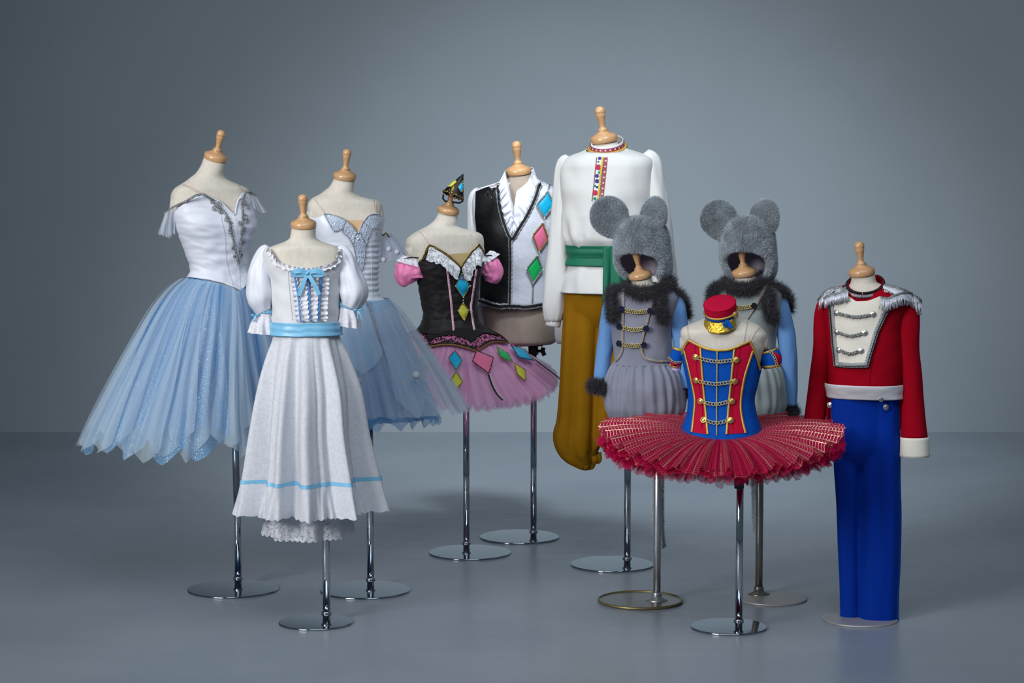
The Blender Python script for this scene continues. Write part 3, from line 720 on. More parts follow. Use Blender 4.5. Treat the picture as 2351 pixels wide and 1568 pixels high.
def diamond(name, bv, pts, mat, bmat, parent, Yd=7, off=.004, bw=.006, bead=None, bstyle='beads', curve=False):
    """padded satin lozenge with a braided border; pts = top, right, bottom, left"""
    t, r, b, l = [np.array(p, float) for p in pts]
    def fn(s, q):
        p = t*(1-s)*(1-q)+r*s*(1-q)+b*s*q+l*(1-s)*q
        return hit(bv, p[0], p[1], Yd, off+.004*min(1, 4*min(s, 1-s, q, 1-q)))[0]
    o = obj(name, grid(8, 8, fn), mat, parent)
    path = []
    for a, c in ((t, r), (r, b), (b, l), (l, t)):
        for k in range(6): path.append(a+(c-a)*k/6)
    path.append(t)
    trim('border', bv, path, bw, bmat, o, bstyle, h=.003, step=.003, Yd=Yd, smooth=False, off=off+.002)
    if bead:
        for p in (t, r, b, l):
            q, n = hit(bv, p[0], p[1], Yd, off+.006); inst('corner_pearl', PEARL, frame(q, n) @ Matrix.Scale(bead, 4), o)
    return o
def shared(name, geo, mat): return mesh_of(name, geo[0], geo[1], mat)
PEARL = shared('pearl', lathe([(0, -.5), (.4, -.4), (.55, 0), (.4, .4), (0, .55)], 10), M['pearl'])
def btn_geo(r=1.0):
    return lathe([(.3, -.15), (.95, -.1), (1.0, .08), (.92, .2), (.8, .17), (.72, .2), (.5, .34), (.25, .4), (0, .41)], 20, wob=lambda q, a, z: 1+(.05*math.sin(6*q) if a < .6 and a > .1 else 0))
GOLDBTN = shared('gold_button', btn_geo(), M['gold_btn']); SILVBTN = shared('silver_button', btn_geo(), M['silver_btn'])
def rose_geo():
    gs = []
    for k in range(7):
        a = k*2*PI/6 if k < 6 else 0; R = .55 if k < 6 else 0
        gs.append(lathe([(0, 0), (.42, .05), (.5, .28), (.36, .5), (.12, .58), (0, .5)], 10, Matrix.Translation((R*math.cos(a), R*math.sin(a), .1 if k == 6 else 0)), wob=lambda q, r, z: 1+.15*math.sin(3*q+z*9)))
    return joing(*gs)
ROSE_N = shared('navy_rosette', rose_geo(), M['navy_rose']); ROSE_K = shared('black_rosette', rose_geo(), M['black_rose'])
POM = shared('pompom', lathe([(0, -1), (.45, -.88), (.8, -.58), (1, 0), (.8, .58), (.45, .88), (0, 1)], 14, wob=lambda q, r, z: 1+.05*math.sin(5*q+7*z)), pm('white_pompom', (240, 240, 250), .9, sheen=.5, bump=.8, bscale=250))
def put(name, me, bv, x, y, r, parent, Yd=7, off=.003, spin=0, flat=1.0):
    q, n = hit(bv, x, y, Yd, off); return inst(name, me, frame(q, n, spin) @ Matrix.Diagonal((r, r, r*flat, 1)), parent)
def ring_on(name, form, py, off, r, mat, parent, sec=None, bumps=0, th0=-PI, th1=PI, n=160):
    s = sec or form.sec; z = form.z(py); path = [s.surf(th0+(th1-th0)*i/n, z, off) for i in range(n+1)]
    return obj(name, tube(path, (lambda t: r*(1+.28*math.sin(bumps*2*PI*t))) if bumps else r, 7), mat, parent, keep=False)
def bow(form, x, y, w, mat, parent, dy=0, tails=((-6, 16), (7, 18)), rot=0):
    """ribbon bow: two loops, a knot, two tails"""
    Y = form.Y0+dy; m = form.mp
    def strip(pts, wd):
        R = resamp(pts, 26); V = []; F = []
        for i, q in enumerate(R):
            a = R[max(0, i-1)]; b = R[min(25, i+1)]; tx, ty = b[0]-a[0], b[1]-a[1]; l = math.hypot(tx, ty) or 1
            for k in (-1, 1): V.append(P(x+q[0]-k*ty/l*wd/2, y+q[1]+k*tx/l*wd/2, Y-q[2]*m))
        for i in range(25): F.append((2*i, 2*i+1, 2*i+3, 2*i+2))
        return V, F
    o = obj('bow', joing(*[strip([(0, 0, 3), (s*w*.5, -w*.16, 8), (s*w, -w*.06, 6), (s*w*.95, w*.1, 3), (s*w*.45, w*.1, 2), (0, 0, 3)], w*.34) for s in (-1, 1)]), mat, parent, solid=.0008, smooth=False)
    for tx, ty in tails: obj('ribbon_tail', strip([(0, 0, 4), (tx*.5, ty*.45, 6), (tx, ty, 4)], w*.28), mat, parent, solid=.0008, smooth=False)
    obj('bow_knot', lathe([(0, -.5), (.5, -.4), (.6, 0), (.5, .4), (0, .5)], 12, Matrix.Translation(P(x, y, Y-.006)) @ Matrix.Scale(w*.24*m, 4)), mat, parent)
    return o
def strap(form, pts, parent, w=.006, mat='clear', bv=None):
    return trim('shoulder_strap', bv, pts, w, M[mat], parent, 'flat', h=.0008, off=.0012, Yd=form.Y0)

def collar_ring(name, S, zmid, slope, lo, hi, off, mat, parent, th0=0.0, th1=2*PI, n=110, solid=.0025):
    """band round the neck, lower in front"""
    def fn(u, v):
        th = th0+(th1-th0)*u; return S.surf(th, zmid-slope*math.cos(th)+lo+(hi-lo)*v, off)
    return obj(name, grid(n, 6, fn, th1-th0 > 2*PI-1e-6), mat, parent, solid=solid)
def collar_cord(name, S, zmid, slope, z, off, r, mat, parent, th0, th1, bumps=0, n=240):
    path = [S.surf(th0+(th1-th0)*i/n, zmid-slope*math.cos(th0+(th1-th0)*i/n)+z, off) for i in range(n+1)]
    return obj(name, tube(path, (lambda t: r*(1+.3*math.sin(bumps*2*PI*t))) if bumps else r, 7), mat, parent, keep=False)
def melt(o, vox=.005, it=5):
    """one continuous cloth from overlapping volumes"""
    for m in list(o.modifiers): o.modifiers.remove(m)
    m = o.modifiers.new('weld', 'REMESH'); m.mode = 'VOXEL'; m.voxel_size = vox; m.use_smooth_shade = True
    m = o.modifiers.new('ease', 'SMOOTH'); m.factor = .5; m.iterations = it
    return o
def merge(name, objs, mat, parent):
    g = joing(*[(GEO[o.name][0], GEO[o.name][1]) for o in objs])
    for o in objs: bpy.data.objects.remove(o)
    return melt(obj(name, g, mat, parent))

# ================================================================== A: blue romantic dress, far left
f = fA
tA = thing('romantic_dress', f.base, 'white bodice ballet dress with silver scrolls and long glittering blue tulle skirt, far left', 'dress')
neckA = [(396, 492), (408, 478), (440, 456), (465, 445), (490, 455), (512, 468), (530, 484), (538.5, 494), (541, 478), (546, 458), (555, 446), (565, 441), (573, 446), (580, 470)]
ztA = zline(f, neckA, .006, back=500)
basqA = [(425, 634), (440, 636), (480, 642), (515, 650), (540, 661), (553, 668), (563, 655), (572, 642)]
zbA = zline(f, basqA, .012, back=640)
def wrA(th, z, v): return .004*nz(math.sin(th)*2, 1.3, z*38)+.0025*nz(math.sin(th)*4+z*30, 2.1, z*60)+.010*max(0, .10-v)/.10*.9
bodA = shell('bodice', f, ztA, zbA, .006, M['white_satin'], tA, wr=wrA, nth=320, nzz=64)
bvA = BV(bodA); bvAt = BV(f.torso)
trim('bodice_seam', bvA, [(506, 498), (515, 540), (519, 600), (533, 655)], .0014, M['white_satin'], tA, 'cord', Yd=f.Y0, off=.0008)
trim('bodice_seam', bvA, [(547, 612), (550, 664)], .0014, M['white_satin'], tA, 'cord', Yd=f.Y0, off=.0008)
patch('front_gore', bvA, [(528, 486), (534, 540), (544, 606)], [(540, 497), (546, 545), (550, 606)], M['silver_satin'], tA, off=.001, ns=6, nt=20, Yd=f.Y0)
for nm, pts in (('neck_binding', [(466, 446), (490, 456), (512, 468), (530, 484), (538, 494)]), ('neck_binding', [(540, 492), (542, 476), (548, 456), (558, 445), (567, 443)])):
    trim(nm, bvA, pts, .006, M['white_satin'], tA, 'flat', h=.002, Yd=f.Y0)
for pts in ([(468, 446), (484, 458), (496, 472), (510, 482), (521, 499), (528, 522), (534, 548), (540, 575), (546, 606)], [(560, 447), (554, 465), (556, 488), (555, 515), (553, 540), (551, 570), (547, 606)]):
    a = trim('silver_applique', bvA, pts, .0095, M['dark_silver'], tA, 'braid', h=.004, step=.003, Yd=f.Y0)
    trim('sequin_row', bvA, pts, .0045, M['silver'], a, 'beads', Yd=f.Y0, off=.006)
def scroll(bv, x, y, r, dirx, parent, Yd, mat='dark_silver', turns=1.4, a0=0):
    pts = []
    for k in range(26):
        t = k/25; a = a0+dirx*turns*2*PI*t; q = r*(1-.75*t); pts.append((x+q*math.cos(a), y+q*math.sin(a)))
    trim('silver_scroll', bv, pts, .003, M[mat], parent, 'cord', h=.003, step=.0025, Yd=Yd, off=.003)
for x, y, r, d, a in ((492, 478, 6, 1, 0), (500, 470, 6, -1, 1), (488, 462, 5, 1, 2), (506, 488, 5, 1, 3), (520, 505, 6, -1, 0), (529, 512, 5, 1, 1), (527, 528, 5, -1, 2), (562, 466, 6, 1, 0), (568, 478, 5, -1, 1), (562, 500, 7, 1, 2), (566, 510, 5, -1, 0), (560, 525, 5, 1, 1), (548, 512, 4, -1, 2), (534, 568, 4, 1, 0), (557, 556, 4, -1, 0), (538, 588, 3.5, 1, 1), (552, 585, 3.5, -1, 2)):
    scroll(bvA, x, y, r*1.25, d, tA, f.Y0, a0=a)
# off-shoulder bands with tulle frill
bandL = [(470, 446), (450, 449), (425, 463), (400, 475), (383, 487), (378, 490)]
def band(form, pts, dys, w, mat, parent, name='sleeve_band', style='flat'):
    A = [P(a[0], a[1], form.Y0+d) for a, d in zip(pts, dys)]; R = resamp([tuple(p) for p in A], 46); path = [Vector(r) for r in R]
    o = obj(name, tube(path, w*.5, 6), mat, parent, keep=False)
    gs = []
    for i in range(0, 46):
        gs.append(lathe([(0, -.4), (.5, 0), (.3, .4), (0, .5)], 6, frame(path[i]+Vector((random.uniform(-1, 1)*w*.4, -w*.45, random.uniform(-1, 1)*w*.5)), (0, -1, .2)) @ Matrix.Scale(w*.65, 4)))
    obj('sequins', joing(*gs), M['silver'], o, keep=False); return o
band(f, bandL, [-.125, -.125, -.115, -.085, -.05, -.03], .008, M['dark_silver'], tA)
band(f, [(563, 443), (572, 441), (580, 446), (586, 449)], [-.055, -.04, -.015, .0], .008, M['dark_silver'], tA)
sheet('tulle_frill', f, bandL, [(480, 500), (455, 503), (428, 503), (405, 520), (392, 538), (364, 533)], M['t_frill'], tA, dyt=-.10, dyb=-.06, amp=.010, waves=9, zig=.008, nu=90)
sheet('tulle_frill', f, [(405, 472), (392, 480), (379, 489)], [(408, 520), (390, 540), (363, 532)], M['t_frill'], tA, dyt=-.075, dyb=-.06, amp=.012, waves=5, zig=.01, seed=2, nu=60)
sheet('tulle_frill', f, [(398, 478), (388, 484), (378, 490)], [(396, 528), (380, 540), (366, 526)], M['t_frill'], tA, dyt=-.05, dyb=-.02, amp=.012, waves=4, zig=.01, seed=5, nu=60)
sheet('tulle_frill', f, [(566, 441), (576, 441), (587, 450)], [(574, 468), (594, 482), (613, 486)], M['t_frill'], tA, dyt=-.03, dyb=.0, amp=.012, waves=4, zig=.008, seed=3, nu=50)
sheet('tulle_frill', f, [(568, 441), (577, 442), (588, 451)], [(584, 474), (600, 480), (609, 478)], M['t_frill'], tA, dyt=.0, dyb=.03, amp=.012, waves=4, zig=.008, seed=6, nu=50)
for pts in ([(418, 424), (436, 431), (452, 439), (464, 446)], [(543, 423), (550, 432), (557, 441)]): strap(f, pts, tA, bv=bvAt, w=.010)
# skirt
SA = Sec([(630, 436, 568, .85), (645, 410, 580, .9), (660, 392, 588, .92), (710, 353, 606, .95), (765, 322, 620, .95), (851, 277, 640, .95), (912, 246, 652, .95), (960, 222, 662, .95), (1010, 200, 672, .95)], f.Y0, 26)
zTopA = zline(f, [(420, 636), (440, 640), (480, 646), (515, 654), (540, 664), (553, 670), (563, 658), (575, 645)], .0, back=642, sec=SA)
def ruck(a, n, seed=0): return lambda th, z, v: a*(1-v)*(math.sin(n*th+2.5*nz(math.cos(th)*2, math.sin(th)*2, seed))+.6*math.sin(2.3*n*th+seed))
shell('underskirt', f, zTopA, f.z(962), -.022, M['t_blue_in'], tA, nth=260, nzz=26, wr=ruck(.012, 30), sec=SA, solid=0)
shell('underskirt', f, zTopA, f.z(945), -.05, M['t_blue_in'], tA, nth=260, nzz=26, wr=ruck(.012, 27, 4), sec=SA, solid=0)
random.seed(3)
for k in range(18):
    th = -PI+2*PI*(k+.5)/18+random.uniform(-.06, .06)
    panel('glitter_panel', SA, th, .25, zTopA, f.z(968+random.uniform(-8, 8)), .085+random.uniform(-.015, .02), M['t_glit'], tA, off=-.012+random.uniform(-.006, .004), fold=.010, seed=k*1.37)
for k in range(20):
    th = -PI+2*PI*(k+.2)/20+random.uniform(-.07, .07)
    panel('tulle_panel', SA, th, .24, zTopA, f.z(962+random.uniform(-16, 14)), .095+random.uniform(-.03, .02), M['t_white'], tA, off=.004+random.uniform(-.005, .006), fold=.014, nf=3, seed=k*2.1+.5)
for k in range(9):
    th = -PI+2*PI*(k+.6)/9+random.uniform(-.12, .12)
    panel('tulle_panel', SA, th, .14, zTopA, f.z(990+random.uniform(-10, 16)), .05, M['t_white'], tA, off=.012, fold=.010, nf=2, seed=k*3.3+.9)

# ================================================================== B: white lace dress
f = fB
tB = thing('lace_dress', f.base, 'white puff-sleeved lace dress with sky blue belt and ribbons, standing in front', 'dress')
neckB = [(600, 566), (612, 566), (622, 580), (636, 604), (660, 615), (706, 620), (745, 614), (769, 603), (776, 580), (782, 564), (795, 564)]
ztB = zline(f, neckB, .006, back=575)
bodB = shell('bodice', f, ztB, f.z(748), .007, M['white_cotton'], tB, wr=crinkle(.003, 2, 30), nth=160, nzz=50)
bvB = BV(bodB)
trim('neck_frill', bvB, [(606, 562), (618, 575), (632, 598), (640, 606), (665, 616), (706, 621), (745, 615), (768, 604), (774, 590), (780, 562)], .016, M['lace_frill'], tB, 'ruffle', h=.008, step=.002, Yd=f.Y0)
trim('neck_casing', bvB, [(608, 564), (620, 577), (633, 599), (641, 607), (665, 617), (706, 622), (745, 616), (768, 605), (773, 590), (779, 563)], .008, M['white_cotton'], tB, 'ruffle', h=.006, step=.002, Yd=f.Y0)
trim('bodice_seam', bvB, [(662, 622), (664, 660), (672, 735)], .0014, M['white_cotton'], tB, 'cord', Yd=f.Y0, off=.0008)
for x0, x1, w in ((676, 689, .020), (696, 701, .024), (722, 719, .024), (746, 741, .022)):
    trim('lace_ruffle', bvB, [(x0, 630), ((x0+x1)/2, 680), (x1, 738)], w, M['lace_frill'], tB, 'ruffle', h=.008, step=.0018, Yd=f.Y0, off=.004)
for x0, xm, x1 in ((677, 686, 692), (706, 710, 712), (736, 733, 729)):
    trim('lacing_ribbon', bvB, [(x0, 628), (xm, 680), (x1, 739)], .0075, M['deep_ribbon'], tB, 'scallop', h=.003, step=.0016, Yd=f.Y0, off=.010)
    # shirred edge of the ribbon
bb = hit(bvB, 708, 627, f.Y0, .004)[0]; DYB = bb.y-f.Y0-.012
bow(f, 706, 627, 33, M['sky_ribbon'], tB, DYB, tails=((-20, 52), (27, 50)))
# belt
belt = shell('belt', f, f.z(737.5), f.z(768), .014, M['sky_ribbon'], tB, nth=120, nzz=16, wr=lambda th, z, v: .0009*math.sin(v*13+th*1.3)+.002*nz(math.sin(th)*3, z*40, 1))
# sleeves
def puffB(q, t):
    e = min(1, 4*t*(1-t)+.25); return 1+.05*math.sin(9*q+2.2*t)*(1.25-e)+.06*math.sin(5*q+3*t+1.5*nz(t*3, math.cos(q)*2, 1))+.16*nz(math.cos(q)*2.4, math.sin(q)*2.4, t*3.5)
stube('puff_sleeve', f, [(617, 566, 8), (608, 580, 17), (602, 615, 27), (598, 655, 33), (598, 685, 32), (603, 705, 24), (608, 716, 18)], M['white_satin'], tB, fold=puffB, ell=.95)
stube('puff_sleeve', f, [(778, 566, 8), (788, 580, 15), (799, 610, 23), (807, 645, 31), (810, 672, 33), (806, 692, 28), (801, 705, 21)], M['white_satin'], tB, fold=puffB, ell=.95)
def gath(n, a): return lambda q, t: 1+a*t*math.sin(n*q+2*t)+.03*nz(math.cos(q)*4, math.sin(q)*4, t*4)
cufL = stube('sleeve_ruffle', f, [(608, 714, 17), (607, 725, 19), (604, 742, 25), (602, 766, 29)], M['lace_frill'], tB, fold=gath(8, .2), solid=0, seg=20, sides=64)
cufR = stube('sleeve_ruffle', f, [(801, 703, 20), (800, 716, 22), (800, 735, 25), (798, 750, 26)], M['lace_frill'], tB, fold=gath(8, .2), solid=0, seg=20, sides=64)
def rib(n): return lambda q, t: 1+.05*math.sin(n*q)
stube('sleeve_band', f, [(608.5, 711, 19), (608, 719, 19.5)], M['sky_ribbon'], tB, fold=rib(36), sides=144, seg=4)
stube('sleeve_band', f, [(803, 698, 22), (800, 708, 22)], M['sky_ribbon'], tB, fold=rib(36), sides=144, seg=4)
bow(f, 586, 724, 9, M['sky_ribbon'], tB, -.02, tails=((-6, 14), (2, 16)))
bow(f, 822, 712, 9, M['sky_ribbon'], tB, -.02, tails=((-2, 20), (8, 22)))
# skirt
SB = Sec([(760, 629, 776, .8), (769, 627, 778, .82), (831, 608, 800, .9), (896, 594, 818, .95), (994, 580, 830, 1), (1092, 567, 850, 1), (1112, 563, 854, 1), (1176, 550, 867, 1), (1200, 547, 870, 1)], f.Y0, 3)
foldB = [(.0, 0)]
def wB(th, z, v):
    t = 1-v; a = .040*t**.7; s1 = math.sin(10*th+.9+.7*math.sin(3*th)); s2 = math.sin(17*th+2.2+1.0*math.sin(th*2))
    return a*(.75*math.copysign(abs(s1)**.7, s1)+.38*s2+.2*math.sin(5*th+.3))-.014*t
zs0, zs1, zs2 = f.z(766), f.z(1094), f.z(1170)
hemB = zline(f, [(549, 1094), (566, 1096), (610, 1105), (660, 1115), (706, 1120), (745, 1117), (790, 1104), (830, 1094), (865, 1085), (886, 1080)], 0, sec=SB)
def zfree(py, tilt=0): return lambda th: f.z(py)
sk = shell('lace_skirt', f, f.z(766), f.z(1096), .0, M['lace_white'], tB, nth=320, nzz=40, wr=wB, sec=SB, solid=0)
shell('skirt_lining', f, f.z(766), f.z(1090), -.008, M['white_cotton'], tB, nth=200, nzz=30, wr=wB, sec=SB, solid=0)
bvS = BV(sk)
def wB1(th, z, v): return wB(th, z, 0)
rb = shell('hem_ribbon', f, f.z(1090), f.z(1098.5), .003, M['sky_ribbon'], tB, nth=320, nzz=3, wr=wB1, sec=SB, solid=0)
def wB2(th, z, v):
    t = 1-v; return wB(th, z, 0)+.012*t*math.sin(34*th+3*nz(math.cos(th)*3, math.sin(th)*3, 2))+.006*t*nz(math.cos(th)*12, math.sin(th)*12, 3)+.004*t
shell('lace_flounce', f, f.z(1097), lambda th: f.z(1166)-.006*abs(math.sin(40*th))-.004*nz(math.cos(th)*5, math.sin(th)*5, 0), .002, M['lace_white'], tB, nth=420, nzz=16, wr=wB2, sec=SB, solid=0)
SP = Sec([(1090, 618, 800, .9), (1180, 613, 803, .9), (1240, 606, 808, .9)], f.Y0, 3)
shell('petticoat', f, f.z(1100), lambda th: f.z(1217)-.006*abs(math.sin(26*th))-.012*max(0, math.cos(th)), .0, M['lace_sheer'], tB, nth=300, nzz=26, sec=SP, solid=0, wr=lambda th, z, v: .012*(1-v)*math.sin(9*th+1)+.005*(1-v)*nz(math.cos(th)*7, math.sin(th)*7, 1))

# ================================================================== C: silver bodice dress
f = fC
tC = thing('snow_dress', f.base, 'silver brocade bodice dress with wide sheer blue skirt and white pompoms', 'dress')
neckC = [(728, 500), (741, 494), (747, 490), (765, 493), (790, 503), (808, 518), (821, 536), (827, 520), (838, 502), (850, 492), (862, 487), (873, 492), (880, 500)]
ztC = zline(f, neckC, .006, back=520)
bodC = shell('bodice', f, ztC, f.z(690), .006, M['silver_satin'], tC, nth=160, nzz=60, wr=lambda th, z, v: .0035*math.sin(z*330)*(.4+.6*max(0, math.sin(th)))*(1 if v < .62 else max(0, 1-(v-.62)*8))+.002*nz(math.sin(th)*3, z*30, 0)+.012*max(0, .08-v)/.08)
bvC = BV(bodC)
patch('brocade_yoke', bvC, [(745, 492), (757, 515), (768, 533)], [(821, 537), (814, 560), (812, 566)], M['silver_brocade'], tC, off=.003, top=[(745, 492), (765, 495), (790, 505), (808, 520), (821, 537)], bottom=[(768, 533), (786, 526), (800, 545), (812, 566)], Yd=f.Y0)
patch('brocade_yoke', bvC, [(823, 537), (834, 562), (838, 568)], [(871, 494), (872, 510), (871, 525)], M['silver_brocade'], tC, off=.003, top=[(823, 537), (829, 520), (839, 504), (852, 493), (871, 494)], bottom=[(838, 568), (848, 540), (856, 524), (871, 525)], Yd=f.Y0)
patch('brocade_stomacher', bvC, [(821, 538), (812, 560), (818, 600), (828, 624)], [(823, 538), (838, 562), (836, 600), (829, 624)], M['silver_brocade'], tC, off=.0035, ns=8, Yd=f.Y0)
patch('nude_insert', BV(f.torso), [(796, 506), (808, 519), (821, 538)], [(834, 506), (828, 520), (822.5, 538)], M['nude'], tC, off=.003, ns=8, nt=8, Yd=f.Y0)
for pts in ([(745, 492), (757, 515), (768, 533), (786, 526)], [(793, 508), (788, 520), (784, 532), (800, 545), (812, 566), (818, 600), (829, 627)], [(872, 495), (873, 525), (856, 524), (848, 540), (838, 568), (836, 600), (829, 627)], [(856, 524), (868, 540)], [(817, 537), (811, 558)], [(827, 534), (838, 562)], [(834, 510), (848, 524)]):
    trim('beaded_trim', bvC, pts, .0052, M['silver'], tC, 'beads', Yd=f.Y0, off=.004, smooth=False)
for pts in ([(745, 491), (765, 494), (790, 504), (808, 519), (821, 537)], [(823, 537), (829, 520), (839, 503), (852, 492), (872, 494)]): trim('neck_binding', bvC, pts, .004, M['silver'], tC, 'cord', Yd=f.Y0)
trim('bodice_seam', bvC, [(851, 560), (852, 620), (853, 688)], .0014, M['silver_satin'], tC, 'cord', Yd=f.Y0, off=.0008)
put('crystal_drop', shared('crystal_drop', lathe([(0, -.5), (.7, -.4), (.8, .1), (.45, .55), (0, .6)], 10), M['gem']), bvC, 822, 549, .007, tC, f.Y0)
bvCt = BV(f.torso)
for pts in ([(722, 457), (734, 472), (746, 490)], [(857, 460), (859, 474), (861, 488)], [(863, 461), (863, 475), (863, 488)]): strap(f, pts, tC, bv=bvCt, w=.004)
SCk = Sec([(680, 742, 872, .85), (685, 737, 887, .85), (717, 722, 924, .9), (740, 710, 940, .92), (782, 704, 969, .85), (828, 694, 999, .82), (890, 684, 1038, .8), (930, 678, 1060, .8), (975, 670, 1086, .8)], f.Y0, 12)
SCi = Sec([(680, 745, 868, .85), (690, 740, 880, .85), (740, 722, 905, .9), (830, 700, 945, .88), (930, 690, 985, .85), (980, 684, 1002, .85)], f.Y0, 12)
zTopC = lambda th: f.z(686)
shell('underskirt', f, zTopC, f.z(958), -.01, M['t_mid'], tC, nth=240, nzz=24, wr=ruck(.010, 26, 2), sec=SCi, solid=0)
shell('underskirt', f, zTopC, f.z(955), -.04, M['t_mid'], tC, nth=240, nzz=24, wr=ruck(.010, 22, 6), sec=SCi, solid=0)
random.seed(11)
for k in range(12):
    th = -PI+2*PI*(k+.5)/12+random.uniform(-.08, .08)
    panel('glitter_panel', SCi, th, .34, zTopC, f.z(966), .03, M['t_glit'], tC, off=.006+random.uniform(-.003, .006), fold=.012, seed=k*1.9, point=False)
shell('sheer_overskirt', f, zTopC, lambda th: f.z(944)-.008*nz(math.cos(th)*6, math.sin(th)*6, 0), -.008, M['t_sheer'], tC, nth=300, nzz=26, wr=ruck(.014, 24, 8), sec=SCk, solid=0)
shell('sheer_overskirt', f, zTopC, lambda th: f.z(940)-.010*nz(math.cos(th)*6, math.sin(th)*6, 5), .004, M['t_sheer'], tC, nth=300, nzz=26, wr=ruck(.016, 19, 3), sec=SCk, solid=0)
for th, hf, py in ((-.05, .36, 800), (.62, .30, 905), (1.15, .33, 830), (1.75, .34, 820), (-.75, .36, 830), (-1.4, .36, 820), (2.5, .4, 820), (-2.4, .4, 820)):
    pn = panel('pale_petal', SCi, th, hf, zTopC, f.z(py), .07, M['t_pale'], tC, off=.026, fold=.004, nf=1, seed=th*3, wtop=.85, solid=0)
bvP = BV(*[o for o in tC.children if o.name.startswith('pale_petal') or o.name.startswith('underskirt')])
for pts in ([(840, 692), (855, 730), (868, 775), (880, 812), (888, 845), (900, 880)], ):
    trim('silver_edging', bvP, pts, .008, M['dark_silver'], tC, 'braid', h=.004, step=.003, Yd=f.Y0-.1)
for x, y, dy in ((821, 876, -.30), (955, 862, -.20)):
    inst('pompom', POM, Matrix.Translation(P(x, y, f.Y0+dy)) @ Matrix.Scale(.0135, 4), tC)
tCs = thing('tulle_armlet', P(905, 590, f.Y0+.03), 'sheer tulle armlet with white pompoms hanging beside the silver bodice', 'armlet')
stube('tulle_tube', f, [(886, 540, 12, .03), (892, 555, 20, .03), (900, 575, 27, .03), (905, 594, 33, .03)], M['t_grey'], tCs, solid=0, fold=gath(7, .12), sides=64, seg=20)
obj('gathered_edge', tube([P(876+20*t, 537+3*math.sin(t*9)+5*t*t, f.Y0+.03-.03*math.sin(PI*t)) for t in np.linspace(0, 1, 24)], .003, 6), M['old_gold'], tCs)
for x, y in ((893, 572), (912, 579), (880, 597)): inst('pompom', POM, Matrix.Translation(P(x, y, f.Y0-.005)) @ Matrix.Scale(.0095, 4), tCs)

# ================================================================== D: black bodice, pink tutu
f = fD
tD = thing('harlequin_tutu', f.base, 'black bodice tutu with white lace neckline and pink skirt of coloured lozenges', 'tutu')
neckD = [(932, 606), (960, 602), (970, 597), (977, 578), (984, 561), (1000, 568), (1022, 581), (1042, 598), (1057, 614), (1066, 598), (1080, 578), (1098, 559), (1104, 568), (1111, 582)]
ztD = zline(f, neckD, .006, back=605)
bodD = shell('bodice', f, ztD, f.z(760), .006, M['black_velvet'], tD, nth=260, nzz=60, wr=lambda th, z, v: .0045*nz(math.sin(th)*2.5, 3.3, z*34)+.003*nz(math.sin(th)*5, 1.3, z*70)+.005*max(0, .1-v)/.1)
bvD = BV(bodD); bvDt = BV(f.torso)
patch('neck_insert', bvDt, [(1030, 584), (1043, 598), (1056, 614)], [(1080, 580), (1068, 597), (1058.5, 614)], M['nude_net'], tD, off=.004, ns=8, nt=10, Yd=f.Y0)
for pts in ([(970, 597), (977, 579), (985, 562), (1000, 569), (1022, 582), (1042, 599), (1056, 614)], [(1058, 614), (1067, 599), (1081, 579), (1098, 561), (1104, 570), (1110, 582)]):
    a = trim('gold_edging', bvD, pts, .008, M['gold'], tD, 'flat', h=.002, Yd=f.Y0, step=.003, smooth=False)
    trim('rickrack', bvD, pts, .007, M['black_braid'], a, 'zigzag', h=.003, Yd=f.Y0, step=.0012, smooth=False, off=.006)
lt = [(978, 596), (986, 566), (1000, 573), (1022, 586), (1042, 603), (1056, 617)]
lb = [(984, 597), (996, 600), (1012, 606), (1030, 622), (1042, 634), (1050, 638)]
def lacecollar(tp, bp, seed):
    T = resamp(tp, 91, False); B = resamp(bp, 91)
    def fn(s, t):
        i = round(s*90); q = T[i]*(1-t)+B[i]*t; sc = abs(math.sin(s*PI*6)); q = q+np.array([0, 3.5*t*sc])
        return hit(bvD, q[0], q[1], f.Y0, .004+.010*t*(.6+.5*math.sin(s*34+seed)))[0]
    return obj('lace_collar', grid(90, 12, fn, flip=True), M['lace_collar'], tD)
M['lace_collar'] = lace('collar_lace', (236, 238, 244), 150, hole=.35, thr=.10, bump=.5)
lacecollar(lt, lb, 0); lacecollar([(1060, 617), (1068, 602), (1082, 583), (1098, 565), (1108, 582)], [(1063, 636), (1078, 640), (1088, 612), (1102, 605), (1112, 590)], 2)
for pts in ([(1025, 618), (1033, 680), (1041, 765)], [(1092, 618), (1083, 680), (1080, 710), (1088, 762)]):
    a = trim('pink_piping', bvD, pts, .005, M['pink_ruche'], tD, 'flat', h=.002, Yd=f.Y0, step=.004)
    trim('picot_edge', bvD, [(x+2.5, y) for x, y in pts], .006, M['pink_ruche'], a, 'zigzag', h=.002, Yd=f.Y0, step=.0014)
diamond('blue_lozenge', bvD, [(1058.5, 628), (1077, 655), (1061.5, 684), (1045, 656)], M['d_blue'], M['gold'], tD, f.Y0, bw=.0052, bead=.004)
diamond('yellow_lozenge', bvD, [(1061.5, 693), (1074, 714), (1064, 737), (1050, 714)], M['d_yellow'], M['gold'], tD, f.Y0, bw=.005, bead=.004)
put('magenta_stone', shared('magenta_stone', lathe([(0, -.3), (.5, 0), (.35, .4), (0, .5)], 10), M['magenta']), bvD, 1060, 638, .008, tD, f.Y0, off=.009)
inst('corner_pearl', PEARL, Matrix.Translation(hit(bvD, 1061.5, 689, f.Y0, .008)[0]) @ Matrix.Scale(.005, 4), tD)
for pts in ([(962, 532), (975, 545), (985, 561)], [(1093, 532), (1096, 545), (1098, 559)], [(1098, 534), (1100, 545), (1101, 558)]): strap(f, pts, tD, bv=bvDt, w=.004)
